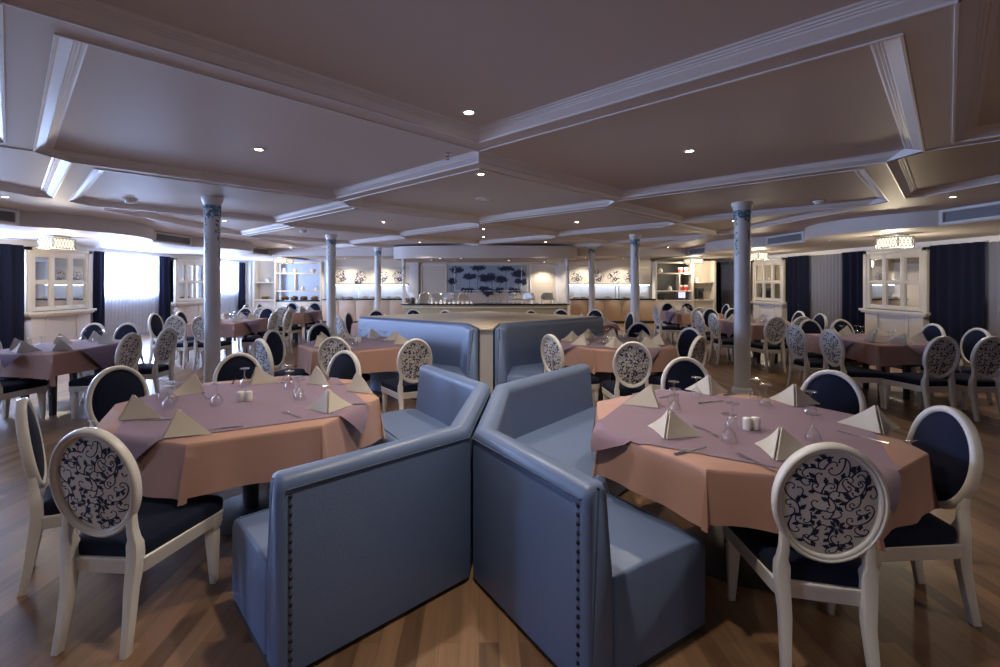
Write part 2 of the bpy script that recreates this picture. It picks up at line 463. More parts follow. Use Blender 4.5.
PW = 72
downlight(-.07, 3.2, ZP, 'largest ceiling downlight, above the gap between the two front booths', PW*1.6)
downlight(-1.92, 4.1, ZP, 'ceiling downlight in the coffer above the front left table', PW*1.1)
downlight(1.86, 4.15, ZP, 'ceiling downlight in the coffer beyond the front right table', PW*1.6)
downlight(.02, 5.05, ZP, 'ceiling downlight in the near corner of the central coffer', PW*1.7)
downlight(-1.86, 9.15, ZP, 'ceiling downlight in the coffer left of the bar canopy', PW)
downlight(1.9, 9.15, ZP, 'ceiling downlight in the coffer right of the bar canopy', PW)
downlight(-1.75, 13.9, ZP, 'small far downlight left of centre before the bar', PW*1.3)
downlight(1.95, 13.8, ZP, 'small far downlight right of centre before the bar', PW*1.3)
downlight(.1, 10.4, ZP, 'nearer of two small downlights in line above the bar', PW*.8)
downlight(.12, 12.2, ZP, 'farther of two small downlights in line above the bar', PW*.6)
for sx, nm in ((-1,'left'), (1,'right')):
    downlight(sx*6.1, 6.05, ZS, f'downlight on the flat border beside the {nm} bulkhead, nearest one', PW*.9)
    downlight(sx*6.05, 10.6, ZS, f'downlight on the flat border beside the {nm} bulkhead, beyond the near column', PW*1.0)
    downlight(sx*4.85, 8.95, ZP, f'downlight in the outer coffer behind the near {nm} column', PW*.7)
    downlight(sx*6.1, 15.2, ZS, f'farthest downlight on the flat border beside the {nm} bulkhead', PW*.5)
# lights of the room behind the viewer
downlight(0.0, -.7, ZP, 'ceiling downlight straight behind the viewer', PW*1.0)
downlight(-.02, 1.62, ZP, 'ceiling downlight straight above the near ends of the front booths', PW*1.5)
downlight(3.72, .2, ZP, 'ceiling downlight behind the viewer on the right', PW*1.3)
downlight(-3.72, .2, ZP, 'ceiling downlight behind the viewer on the left', PW*1.0)
cx = [(-1.55,15.3),(-1.2,14.6),(-.8,15.6),(-.55,14.5),(1.0,15.9),(2.4,17.35)]
for (x, y), w in zip(cx, ['leftmost','second from left','third from left','fourth from left','fifth from left','rightmost']):
    downlight(x, y, 2.25, f'tiny downlight under the bar canopy, {w}', 55 if w != 'rightmost' else 110, 115)
for x, nm in ((-4.9,'left'), (-3.6,'left'), (3.9,'right'), (5.3,'right')):
    downlight(x, 17.2, ZL, f'small downlight washing the {nm} buffet wall, {"outer" if abs(x) > 4.5 else "inner"} one', 140, 130)

def disc_fit(name, x, y, z, label, cat, r, prof):
    t = thing(name, label, cat, (x,y,z))
    m = MB(); m.lathe(prof, 24, cap1=False); m.build('housing', M['ceramic'], t)
    m = MB(); m.lathe([(r*.6,prof[-1][1]-.001),(r*.3,prof[-1][1]-.006),(.0001,prof[-1][1]-.007)], 20); m.build('grille', M['mould'], t)
P1 = [(.085,0),(.085,-.018),(.070,-.022),(.062,-.045),(.05,-.052),(.0001,-.052)]
disc_fit('smoke_detector', 4.9, 6.75, ZP, 'round white smoke detector on the right outer coffer', 'detector', .08, P1)
disc_fit('smoke_detector', -4.9, 6.6, ZP, 'round white smoke detector on the left outer coffer', 'detector', .08, P1)
disc_fit('smoke_detector', -4.0, 10.7, ZP, 'small round smoke detector farther back on the left coffers', 'detector', .08, P1)
P2 = [(.15,0),(.15,-.006),(.13,-.01),(.0001,-.011)]
disc_fit('ceiling_speaker', .1, 6.6, ZP, 'flat round ceiling speaker in the central coffer', 'speaker', .12, P2)
def sprinkler(x, y, z, label):
    t = thing('fire_sprinkler', label, 'sprinkler', (x,y,z))
    m = MB(); m.lathe([(.03,0),(.03,-.006),(.012,-.008),(.012,-.03),(.006,-.034)], 14); m.build('body', M['steel'], t)
    m = MB(); m.tube([(-.008,0,-.03),(-.013,0,-.045),(0,0,-.058)], .003, 6); m.tube([(.008,0,-.03),(.013,0,-.045),(0,0,-.058)], .003, 6); m.build('yoke_arm', M['steel'], t)
    m = MB(); m.lathe([(.0001,-.058),(.02,-.059),(.02,-.061),(.0001,-.062)], 14); m.build('deflector', M['steel'], t)
sprinkler(-.28, 4.22, ZP, 'small sprinkler hanging in the left coffer near the ceiling centre')
sprinkler(-7.35, 9.55, ZL, 'small sprinkler under the left bulkhead before the bright window')
sprinkler(7.0, 9.4, ZL, 'small sprinkler under the right bulkhead before the dark curtains')

# air vents in the bulkheads
for side, nm in ((-1,'left'), (1,'right')):
    for v, w in zip(VENTS[1:], ('nearest', 'second', 'farthest')):
        t = thing('air_vent', f'grey louvred air vent in the {nm} bulkhead, {w} one', 'vent', (side*7.05, v, 2.51), 0 if side > 0 else PI, 'air vents in the bulkheads')
        m = MB()
        m.box(-.05,-.0, -.66,.66,.075,.11); m.box(-.05,-.0,-.66,.66,-.11,-.075); m.box(-.05,0,-.66,-.60,-.075,.075); m.box(-.05,0,.60,.66,-.075,.075)
        m.build('frame', M['mould'], t, smooth=False)
        m = MB()
        m.box(-.006,-.002,-.6,.6,-.075,.075)
        for k in range(8):
            z = -.066+k*.0185
            m.add([(-.04,-.6,z),(-.04,.6,z),(-.008,.6,z+.012),(-.008,-.6,z+.012),(-.04,-.6,z+.003),(-.04,.6,z+.003),(-.008,.6,z+.015),(-.008,-.6,z+.015)],
                  [(0,1,2,3),(7,6,5,4),(0,4,5,1),(3,2,6,7)])
        m.build('louver', M['grille'], t, smooth=False)

# crystal ceiling lamps in front of the wall cabinets
def crystal_lamp(x, y, z, label, power, big=True):
    t = thing('crystal_ceiling_lamp', label, 'lamp', (x,y,z), 0, 'crystal lamps under the bulkheads')
    L, W, H = (.14, .24, .18) if big else (.22,.30,.16)
    m = MB(); m.box(-.10,.10,-.2,.2,-.025,0); m.build('ceiling_plate', M['brass'], t, bevel=.004)
    m = MB(); m.box(-L+.02,L-.02,-W+.02,W-.02,-.05-H,-.05); m.build('glass_shade', M['crystal'], t, smooth=False)
    m = MB()
    for zz in (-.05, -.05-H):
        for sx in (-1,1): m.tube([(sx*L,-W,zz),(sx*L,W,zz)], .009, 6)
        for sy in (-1,1): m.tube([(-L,sy*W,zz),(L,sy*W,zz)], .009, 6)
    for sx in (-1,1):
        for sy in (-1,1): m.tube([(sx*L,sy*W,-.05),(sx*L,sy*W,-.05-H)], .009, 6)
    for s in (-1,1): m.tube([(0,s*.12,-.02),(0,s*.12,-.055)], .008, 6)
    m.build('metal_frame', M['brass'], t)
    m = MB(); nn = 7
    for sx in (-1,1):
        for k in range(nn):
            ya, yb = -W+2*W*k/nn, -W+2*W*(k+1)/nn
            m.tube([(sx*L,ya,-.05),(sx*L,yb,-.05-H)], .0045, 5); m.tube([(sx*L,yb,-.05),(sx*L,ya,-.05-H)], .0045, 5)
    for sy in (-1,1):
        for k in range(4):
            xa, xb = -L+2*L*k/4, -L+2*L*(k+1)/4
            m.tube([(xa,sy*W,-.05),(xb,sy*W,-.05-H)], .0045, 5); m.tube([(xb,sy*W,-.05),(xa,sy*W,-.05-H)], .0045, 5)
    m.build('crystal_lattice', M['brass'], t)
    l = bpy.data.lights.new('lamp_glow', 'POINT'); l.energy = power; l.color = (1,.84,.6); l.shadow_soft_size = .12
    o = bpy.data.objects.new('lamp_glow', l); COL.objects.link(o); o.location = (x,y,z-.36)
crystal_lamp(-7.9, 8.8, ZL, 'glowing crystal ceiling lamp before the nearest left wall cabinet', 75)
crystal_lamp(7.55, 8.55, ZL, 'glowing crystal ceiling lamp before the nearest right wall cabinet', 60)
crystal_lamp(7.9, 13.3, ZL, 'glowing crystal ceiling lamp before the second right wall cabinet', 50)
crystal_lamp(7.75, 17.0, ZL, 'small glowing crystal lamp before the right back shelves', 65, False)
crystal_lamp(-6.9, 16.6, ZL, 'small crystal ceiling lamp before the left back shelves', 30, False)

# ------------------------------------------------------------------ columns
def column_proto(r, seed):
    t = thing('column', '', 'column')
    m = MB(); m.lathe([(r,0),(r,2.50)], 32); m.build('shaft', M['column'], t)
    m = MB(); m.lathe([(r+.03,0),(r+.03,.05),(r+.012,.08),(r,.085)], 32); m.build('base_ring', M['column'], t)
    m = MB()
    m.lathe([(r+.001,2.46),(r+.006,2.47),(r+.006,2.585),(r+.014,2.60),(r+.014,2.615),(r+.03,2.645),(r+.034,2.665),(r+.034,ZP)], 32)
    m.build('capital', M['column'], t)
    rnd = random.Random(seed); v = MB()
    def leaf(th, z, ang, l, w, mi):
        pts = []
        for k in range(10):
            q = 2*PI*k/10; u = math.cos(q)*l/2; s = math.sin(q)*w/2*(1-.35*math.cos(q))
            du = u*math.cos(ang)-s*math.sin(ang); dz = u*math.sin(ang)+s*math.cos(ang)
            rr = r + (.0075 if z+dz > 2.465 else .0015)
            pts.append((rr*math.cos(th+du/r), rr*math.sin(th+du/r), min(z+dz, 2.584)))
        v.add(pts, [tuple(range(10))], mi)
    for k in range(160):
        leaf(rnd.uniform(0,2*PI), 2.584-abs(rnd.gauss(0,.075)), rnd.uniform(0,PI), rnd.uniform(.03,.06), rnd.uniform(.018,.034), rnd.choice((0,0,1)))
    for s in range(3):
        th = s*2*PI/3 + rnd.uniform(-.3,.3); z = 2.56; path = []
        while z > 1.78 + .18*rnd.random():
            path.append((th, z)); th += rnd.uniform(-.16,.18); z -= .03
        for k, (th, z) in enumerate(path):
            leaf(th, z, PI/2+rnd.uniform(-.3,.3), .04, .006, 0)
            f = max(.35, 1-(2.5-z)*.9)
            if rnd.random() < .75:
                leaf(th+rnd.choice((-1,1))*.22*f, z+rnd.uniform(-.01,.01), rnd.uniform(.2,PI-.2), .055*f, .028*f, rnd.choice((0,0,1)))
    v.build('painted_vine', [M['teal'], M['tealpale']], t, smooth=False)
    return t
c1 = column_proto(.101, 3); c1.location = (-3.66, 6.45, 0)
c1['label'] = 'nearest white column on the left, painted with a blue vine'
c1['group'] = 'white ceiling columns'
for x, y, rz, lab in ((3.64,6.5,1.1,'nearest white column on the right, painted with a blue vine'),
                      (-3.46,11.0,2.0,'second white column on the left, before the beech buffet'),
                      (3.65,11.0,.6,'second white column on the right, before the beech buffet'),
                      (-3.27,15.2,2.6,'farthest full white column on the left of the bar'),
                      (3.65,15.2,1.7,'farthest full white column on the right of the bar')):
    k = dup(c1, (x,y,0), rz, label=lab, group='white ceiling columns'); k.scale = (1,1,(ZS-.001)/ZP if (x,y) != (3.65,15.2) else 1)
def thin_post(x, y, label):
    t = thing('bar_post', label, 'column', (x,y,.83), 0, 'slim posts at the bar ends')
    m = MB(); m.lathe([(.055,0),(.055,1.36)], 20); m.build('shaft', M['column'], t)
    m = MB(); m.lathe([(.06,1.33),(.085,1.36),(.085,1.419)], 20); m.build('collar', M['column'], t)
    v = MB(); rnd = random.Random(int(abs(x*10)))
    for k in range(40):
        th, z, l = rnd.uniform(0,2*PI), 1.2-abs(rnd.gauss(0,.2)), .03
        v.add([(.0565*math.cos(th+a*.3), .0565*math.sin(th+a*.3), z+c*l) for a, c in ((-1,0),(0,-1),(1,0),(0,1))], [(0,1,2,3)])
    v.build('painted_vine', M['teal'], t, smooth=False)
thin_post(-2.40, 15.0, 'slim white post rising from the left end of the bar')
thin_post(2.82, 15.0, 'slim white post rising from the right end of the bar')

# ------------------------------------------------------------------ wall cabinets with mirrored panes
def cabinet(side, y, label):
    t = thing('wall_cabinet', label, 'cabinet', (side*XW, y, 0), PI/2 if side < 0 else -PI/2, 'mirrored wall cabinets')
    # local: +Y into the room is -Y here; the front looks along -Y
    W, z0, z1, D = .82, .90, 2.20, .16
    m = MB(); m.box(-W,W,-D+.03,-.001,z0,z1); m.box(-W,-W+.10,-D-.03,-.001,.80,2.27); m.box(W-.10,W,-D-.03,-.001,.80,2.27); m.box(-W,W,-D-.03,-.001,z1,2.27)
    m.build('carcass', M['cab'], t, bevel=.004)
    xs = [-.70,-.245,.245,.70]; zs = [.93,1.52,2.13]
    m = MB()
    m.box(-.72,.72,-D-.015,-D+.03,.90,.985); m.box(-.72,.72,-D-.015,-D+.03,2.075,2.20); m.box(-.72,.72,-D-.015,-D+.03,1.485,1.56)
    for x in (-.69,-.235,.235,.69): m.box(x-.055,x+.055,-D-.018,-D+.03,.90,2.20)
    m.build('door_frame', M['cab'], t, bevel=.004)
    for i in range(3):
        for j in range(2):
            xa, xb = (-.635,-.29) if i == 0 else ((-.18,.18) if i == 1 else (.29,.635))
            za, zb = (.985,1.485) if j == 0 else (1.56,2.075)
            m = MB(); m.box(xa,xb,-D+.012,-D+.022,za,zb); p = m.build('mirror_pane', M['mirror'], t, smooth=False)
            m = MB()
            for (a,c,d,e) in ((xa,xa+.012,za,zb),(xb-.012,xb,za,zb),(xa,xb,za,za+.012),(xa,xb,zb-.012,zb)): m.box(a,c,-D+.003,-D+.012,d,e)
            m.build('pane_bead', M['cab'], p, smooth=False)
    m = MB(); ring = [(-.87,-.001),(.87,-.001),(.87,-.26)]
    for k in range(1,12): ring.append((.87-1.74*k/12, -.26-.14*math.sin(PI*k/12)))
    ring.append((-.87,-.26))
    m.prism(ring, .83, .885); m.prism([(x*.96, yy*.9) for x, yy in ring], .79, .83)
    m.build('ledge', M['cab'], t, bevel=.006)
    m = MB(); m.box(-.75,.75,-.2,-.001,.0,.79); m.box(-.42,-.36,-.22,-.2,.02,.79); m.box(.36,.42,-.22,-.2,.02,.79); m.build('plinth', M['bulk'], t, bevel=.004)
cabinet(-1, 10.62, 'nearest mirrored white cabinet on the left window wall')
cabinet(-1, 15.4, 'second mirrored white cabinet on the left window wall, behind a column')
cabinet(1, 10.7, 'nearest mirrored white cabinet on the right window wall')
cabinet(1, 15.35, 'second mirrored white cabinet on the right window wall')

# ------------------------------------------------------------------ scroll pattern for the damask chair backs
def scroll_shapes(a, bb, seed, n_curl, unit):
    """list of (polygon points) in the ellipse a x bb : scrolls, leaves and one flower"""
    rnd = random.Random(seed); polys = []; occ = []
    def inell(p, k=1.0): return (p[0]/(a*k))**2 + (p[1]/(bb*k))**2 < 1
    def ribbon(pts, w0, w1):
        n = len(pts); Ls, Rs = [], []
        for i in range(n):
            p, q = pts[max(i-1,0)], pts[min(i+1,n-1)]
            dx, dy = q[0]-p[0], q[1]-p[1]; l = math.hypot(dx,dy) or 1
            w = (w0+(w1-w0)*i/(n-1))/2
            Ls.append((pts[i][0]-dy/l*w, pts[i][1]+dx/l*w)); Rs.append((pts[i][0]+dy/l*w, pts[i][1]-dx/l*w))
        for i in range(n-1): polys.append([Ls[i],Rs[i],Rs[i+1],Ls[i+1]])
    def leaf(p, ang, l, w):
        tip = []
        prof = [(0,.0),(.12,.45),(.22,.34),(.36,.95),(.46,.62),(.6,.8),(.7,.42),(.84,.36),(1,0)]
        up = [(t*l, s*w/2) for t, s in prof]; dn = [(t*l, -s*w/2) for t, s in reversed(prof[1:-1])]
        c, s = math.cos(ang), math.sin(ang)
        P = lambda q: (p[0]+q[0]*c-q[1]*s, p[1]+q[0]*s+q[1]*c)
        for k in range(len(prof)-1):
            (t0,s0),(t1,s1) = prof[k], prof[k+1]
            polys.append([P((t0*l,-s0*w/2)),P((t1*l,-s1*w/2)),P((t1*l,s1*w/2)),P((t0*l,s0*w/2))])
    def curl(p, ang, length, k0, k1, w):
        pts = []; n = 26; st = length/n; x, y = p
        for i in range(n+1):
            pts.append((x,y)); kk = k0+(k1-k0)*(i/n)**2.2
            ang += kk*st; x += math.cos(ang)*st; y += math.sin(ang)*st
        return pts
    # flower
    fl = (a*.18, -bb*.42)
    for ring, (r, l, w, cnt) in enumerate(((.030,.030,.020,8),(.014,.020,.015,6))):
        for k in range(cnt):
            an = 2*PI*k/cnt + ring*.4
            leaf((fl[0]+math.cos(an)*r*.35*unit, fl[1]+math.sin(an)*r*.35*unit), an, l*unit, w*unit)
    occ += [(fl[0]+.03*unit*math.cos(q)*f, fl[1]+.03*unit*math.sin(q)*f) for q in [k*PI/4 for k in range(8)] for f in (.5,1)]
    cand = 0
    made = 0
    while made < n_curl and cand < 5000:
        cand += 1
        if occ and rnd.random() < .8:
            p = rnd.choice(occ)
        else:
            p = (rnd.uniform(-a,a), rnd.uniform(-bb,bb))
        if not inell(p, .97): continue
        s = rnd.choice((-1,1)); L = rnd.uniform(.07,.15)*unit; ang = rnd.uniform(0,2*PI)
        pts = curl(p, ang, L, s*rnd.uniform(2,9)/unit, s*rnd.uniform(90,150)/unit, 1)
        if not all(inell(q, .985) for q in pts): continue
        bad = 0
        for q in pts[7:]:
            for o in occ:
                if (q[0]-o[0])**2 + (q[1]-o[1])**2 < (.0088*unit)**2: bad += 1; break
            if bad > 1: break
        if bad > 1: continue
        made += 1
        ribbon(pts, .0070*unit, .0042*unit)
        e = pts[-1]; dot = [(e[0]+.0045*unit*math.cos(k*PI/4), e[1]+.0045*unit*math.sin(k*PI/4)) for k in range(8)]
        polys.append(dot)
        for i in (5, 11):
            dx, dy = pts[i+1][0]-pts[i][0], pts[i+1][1]-pts[i][1]
            la = math.atan2(dy,dx) - s*rnd.uniform(.5,1.0)
            l = rnd.uniform(.026,.040)*unit; tip = (pts[i][0]+math.cos(la)*l, pts[i][1]+math.sin(la)*l)
            if inell(tip,.985) and all((tip[0]-o[0])**2+(tip[1]-o[1])**2 > (.009*unit)**2 for o in occ):
                leaf(pts[i], la, l, .025*unit); occ += [tip, ((tip[0]+pts[i][0])/2,(tip[1]+pts[i][1])/2)]
        occ += pts[::2]
    return polys

# ------------------------------------------------------------------ the dining chair
def rounded_outline(wf, wb, yf, yb, r, n=6, grow=0.0):
    c = [(wf/2,yf),( -wf/2,yf),(-wb/2,yb),(wb/2,yb)]
    pts = []
    for i in range(4):
        p, q, s = Vector(c[i-1]), Vector(c[i]), Vector(c[(i+1)%4])
        d0, d1 = (p-q).normalized(), (s-q).normalized()
        A, B = q+d0*r, q+d1*r
        for k in range(n+1):
            t = k/n; pts.append((1-t)**2*A + 2*t*(1-t)*q + t*t*B)
    ce = Vector((0,(yf+yb)/2))
    return [((p-ce)*(1+grow)+ce) for p in pts]
TILT = math.radians(9); OC = Vector((0,-.262,.705))
def back_xf(u, v, w):   # u across, v up the back, w out of the back plane (positive to the front)
    return (u, OC.y - v*math.sin(TILT) + w*math.cos(TILT), OC.z + v*math.cos(TILT) + w*math.sin(TILT))
def make_chair():
    t = thing('dining_chair', '', 'chair')
    m = MB(); rings = []
    for z, g in ((.355,-.03),(.37,0),(.402,.012),(.422,0),(.434,-.05),(.442,-.16),(.447,-.45)):
        rings.append([(p.x,p.y,z) for p in rounded_outline(.50,.33,.245,-.215,.05,6,g)])
    m.loft(rings); m.build('seat', M['navy'], t, angle=60)
    m = MB(); rings = []
    for z, g in ((.305,-.02),(.31,-.01),(.35,-.01),(.355,.0),(.366,.0),(.37,-.02)):
        rings.append([(p.x,p.y,z) for p in rounded_outline(.50,.34,.245,-.232,.035,6,g)])
    m.loft(rings); m.build('seat_rail', M['chair'], t, angle=30)
    for s in (-1,1):
        m = MB(); rings = []
        for z, h, ox in ((.365,.031,0),(.29,.031,0),(.282,.027,0),(.275,.024,0),(.26,.027,0),(.0,.015,.006)):
            x, y = s*(.205+ox), .195+ox
            rings.append([(x+dx*h, y+dy*h, z) for dx,dy in ((-1,-1),(1,-1),(1,1),(-1,1))])
        m.loft(rings); m.build('leg', M['chair'], t, bevel=.004, bseg=2)
    for s in (-1,1):
        m = MB(); rings = []
        for x,y,z,hx,hy in ((.150,-.285,.0,.015,.018),(.146,-.262,.12,.017,.020),(.141,-.243,.25,.020,.023),(.145,-.232,.33,.023,.026),(.147,-.228,.39,.024,.026),(.147,-.231,.44,.024,.024),(.148,-.236,.465,.017,.020),(.143,-.241,.505,.016,.018),(.144,-.244,.545,.014,.016),(.152,-.248,.59,.010,.012)):
            rings.append([(s*x+dx*hx, y+dy*hy, z) for dx,dy in ((-1,-1),(1,-1),(1,1),(-1,1))])
        m.loft(rings); m.build('leg', M['chair'], t, bevel=.004, bseg=2)
    # oval frame
    A, B = .193, .243
    prof = [(0,-.010),(.002,-.018),(.007,-.023),(.012,-.023),(.016,-.018),(.019,-.0155),(.022,-.0185),(.027,-.017),(.031,-.012),(.032,-.004),(.032,.010),(.029,.017),(.020,.021),(.009,.020),(.002,.014),(0,.006)]
    n = 56; m = MB(); rings = []
    for k in range(n):
        q = 2*PI*k/n
        rings.append([back_xf((A-r)*math.cos(q), (B-r)*math.sin(q), w) for r, w in prof])
    rings.append(rings[0]); m.loft(rings, 0, False, False)
    m.build('back_frame', M['chair'], t, angle=50, weld=1e-5)
    a, bb = A-.030, B-.030
    dome = lambda u, v: math.sqrt(max(0.0, 1-(u/a)**2*.98-(v/bb)**2*.98))
    def disc(sign, base, h):
        m = MB(); nr, na = 8, 40; rows = []
        for i in range(nr+1):
            f = i/nr
            rows.append([back_xf(a*f*math.cos(2*PI*k/na), bb*f*math.sin(2*PI*k/na), sign*(base+h*math.sqrt(max(0,1-f*f*.98)))) for k in range(na)])
        rows[0] = [rows[0][0]]*na
        m.loft(rows, 0, False, False); return m
    m = disc(1, .004, .026); m.build('back_pad', M['navy'], t, weld=1e-6)
    m = disc(-1, .001, .014); 
    for poly in scroll_shapes(a, bb, 21, 240, .88):
        m.add([back_xf(u, v, -(.0018+.014*dome(u,v))) for u, v in poly], [tuple(range(len(poly)))], 1)
    me = m.build('back_panel', [M['damask'], M['vine']], t)
    me['label'] = 'white damask panel with navy scrolling vines'
    return t
CHAIR = make_chair(); chair_used = [False]
def chair_at(bx, by, az, label):
    """bx, by: where the middle of the oval back stands; az: heading in degrees, 0 = away from the camera, 90 = right"""
    r = math.radians(az); hx, hy = math.sin(r), math.cos(r)
    loc = (bx + hx*.262, by + hy*.262, 0)
    if not chair_used[0]: o = CHAIR; chair_used[0] = True; o.location = loc; o.rotation_euler = (0,0,-r)
    else: o = dup(CHAIR, loc, -r)
    o['label'] = label; o['category'] = 'chair'; o['group'] = 'white oval-back dining chairs'

# ------------------------------------------------------------------ tables, cloths, settings
ZT = .745
def oct_poly(r, a0): return [(r*math.cos(math.radians(a0+45*k)), r*math.sin(math.radians(a0+45*k))) for k in range(8)]
def closest(poly, p):
    best = None
    for i in range(len(poly)):
        a, c = Vector(poly[i]), Vector(poly[(i+1)%len(poly)]); e = c-a
        t = max(0, min(1, (Vector(p)-a).dot(e)/e.dot(e))); q = a+e*t; d = (Vector(p)-q).length
        if best is None or d < best[0]: best = (d, q, i, t)
    return best
def cloth_mesh(poly, hem, corner_hem, rnd, z=ZT+.004, flare=.02):
    """table linen: flat top, sides hanging from the rim, folds standing out at the corners"""
    n = len(poly); rim = []
    for i in range(n):
        a, c = Vector(poly[i]), Vector(poly[(i+1)%n]); prv = Vector(poly[i-1])
        nrm = lambda p, q: Vector(((q-p).y, -(q-p).x)).normalized()
        n0, n1 = nrm(prv, a), nrm(a, c)
        fan = 9
        for k in range(fan):
            t = k/(fan-1); nn = (n0*(1-t)+n1*t).normalized()
            rim.append((a, nn, math.sin(PI*t), 0.0))
        k = max(4, int((c-a).length/.05))
        for j in range(1, k):
            t = j/k; rim.append((a+(c-a)*t, n1, 0.0, math.sin(PI*t)))
    ph = [rnd.uniform(0, 6.28) for _ in range(4)]
    N = len(rim); m = MB()
    rows = []
    for f in (0.0, .02, .08, .18, .3, .45, .6, .75, .88, 1.0):
        row = []
        for j, (q, nn, cw, ew) in enumerate(rim):
            hang = hem + (corner_hem-hem)*cw + .012*math.sin(j*.33+ph[0])
            off = .006 + hang*(f*(.07 + flare*cw*1.4) + f*f*(.05*cw) ) + f*.013*ew*math.sin(j*.9+ph[1]) + f*.004*math.sin(j*.37+ph[2])
            if f == 0.0: off = 0.0
            tw = .02*cw*f*math.sin(j*1.3)
            p = q + nn*off + Vector((-nn.y, nn.x))*tw
            row.append((p.x, p.y, z - hang*f if f > 0.03 else (z if f == 0 else z-.006)))
        rows.append(row)
    m.loft(rows, 0, False, False)
    top = [(q[0], q[1], z) for q in [(r[0].x, r[0].y) for r in rim]]
    ctr = len(m.v); 
    inner = [[(x*s, y*s, z) for x, y, zz in top] for s in (1.0, .66, .33)]
    m.loft(list(inner), 0, False, False)
    vs = inner[-1] + [(0,0,z)]
    m.add(vs, [(i,(i+1)%N,N) for i in range(N)])
    return m
def overlay_mesh(poly, half, ang, z=ZT+.0085, grid=48):
    """square overlay laid at an angle; what lies beyond the table's rim hangs down"""
    m = MB(); c, s = math.cos(math.radians(ang)), math.sin(math.radians(ang))
    hx, hy = half
    idx = {}
    for i in range(grid+1):
        for j in range(grid+1):
            u, v = -hx+2*hx*i/grid, -hy+2*hy*j/grid
            p = (u*c-v*s, u*s+v*c); ins = inside(p, poly); d, q, k, t = closest(poly, p)
            if d < .55*2*hx/grid: pt = (q.x*1.016, q.y*1.016, z)
            elif ins: pt = (p[0], p[1], z)
            else:
                nn = Vector(p)-q
                nn = nn.normalized() if nn.length > 1e-6 else Vector(p).normalized()
                o = .020 + d*.12 + .03*min(1, d/.08)
                pt = (q.x+nn.x*o, q.y+nn.y*o, z-d)
            idx[i,j] = len(m.v); m.v.append(pt)
    for i in range(grid):
        for j in range(grid):
            m.f.append((idx[i,j], idx[i+1,j], idx[i+1,j+1], idx[i,j+1])); m.m.append(0)
    return m
def goblet():
    m = MB()   # stands upside down: rim on the cloth, foot in the air
    m.lathe([(.0365,0),(.0365,.002),(.036,.012),(.033,.030),(.027,.046),(.017,.058),(.008,.066),(.0052,.074),(.0048,.102),(.006,.122),(.014,.129),(.033,.1325),(.0345,.1345),(.033,.1365),(.0001,.1375)], 20)
    m.lathe([(.0365,0),(.0375,.0012),(.0365,.0024)], 20)
    return m
G0 = goblet(); NB = [None]; GB = [None]; FK = [None]; KN = [None]; SH = [None]
def napkin():
    m = MB(); n = 8
    P, B = Vector((0,-.015,.132)), Vector((0,-.085,.0))
    def wing(L, off, k, sgn):
        pts = {}
        for i in range(n+1):
            for j in range(n+1-i):
                u, v = i/n, j/n; w = 1-u-v
                p = P*w + B*u + L*v
                bul = .020*4*(w*v + .6*u*v)
                nrm = (B-P).cross(L-P).normalized()*sgn
                pts[i,j] = p + nrm*(bul*k + off)
                pts[i,j].z = max(pts[i,j].z, .001 if i+j >= n else 0)
        ids = {q: a for a, q in enumerate(pts)}
        fs = []
        for i in range(n):
            for j in range(n-i):
                fs.append((ids[i,j], ids[i+1,j], ids[i,j+1]))
                if i+j < n-1: fs.append((ids[i+1,j], ids[i+1,j+1], ids[i,j+1]))
        m.add(list(pts.values()), fs)
    for sgn, x in ((1,-.145),(-1,.145)):
        wing(Vector((x,.075,0)), 0, 1, sgn)
        wing(Vector((x*.93,.085,0)), -.010, .6, sgn)
    o = m.build('napkin', M['napkin'], None, solid=.004, weld=1e-5, angle=70)
    for v in o.data.vertices: v.co.z = max(v.co.z, 0)
    return o
def fork():
    m = MB()
    m.loft([[(x*w, y, z-h), (x*w if 0 else w, y, z-h), (w, y, z+h), (-w, y, z+h)] if 0 else [(-w,y,z-h),(w,y,z-h),(w,y,z+h),(-w,y,z+h)] for y,w,z,h in ((-.10,.006,.004,.0015),(-.09,.007,.004,.0015),(-.02,.0035,.006,.0015),(.03,.003,.009,.0015),(.045,.010,.008,.0012),(.058,.012,.005,.001))])
    for k in range(4):
        x = -.0095+k*.0063
        m.loft([[(x-.0017,y,z-.001),(x+.0017,y,z-.001),(x+.0017,y,z+.001),(x-.0017,y,z+.001)] for y,z in ((.056,.005),(.080,.004),(.098,.007))])
    return m
def knife():
    m = MB()
    m.loft([[(-w,y,.003-h),(w,y,.003-h),(w*.6,y,.003+h),(-w*.6,y,.003+h)] for y,w,h in ((-.115,.006,.003),(-.105,.0085,.003),(-.03,.006,.003),(0,.005,.0025))])
    m.loft([[(-.005,y,.001),(w,y,.001),(w,y,.0025),(-.005,y,.0025)] for y,w in ((-.002,.006),(.03,.009),(.08,.008),(.105,.001))])
    return m
def shaker():
    m = MB(); m.lathe([(.0001,0),(.021,0),(.0225,.003),(.0225,.06),(.021,.064),(.012,.067),(.0001,.068)], 20); return m
def put(store, name, maker, mat_, loc, rz, label, cat, group):
    if store[0] is None:
        o = maker() if maker is napkin else maker().build(name, mat_)
        store[0] = o; o.location = loc; o.rotation_euler = (0,0,rz)
    else: o = dup(store[0], loc, rz)
    tag(o, label, cat, group); return o
TABLES = []
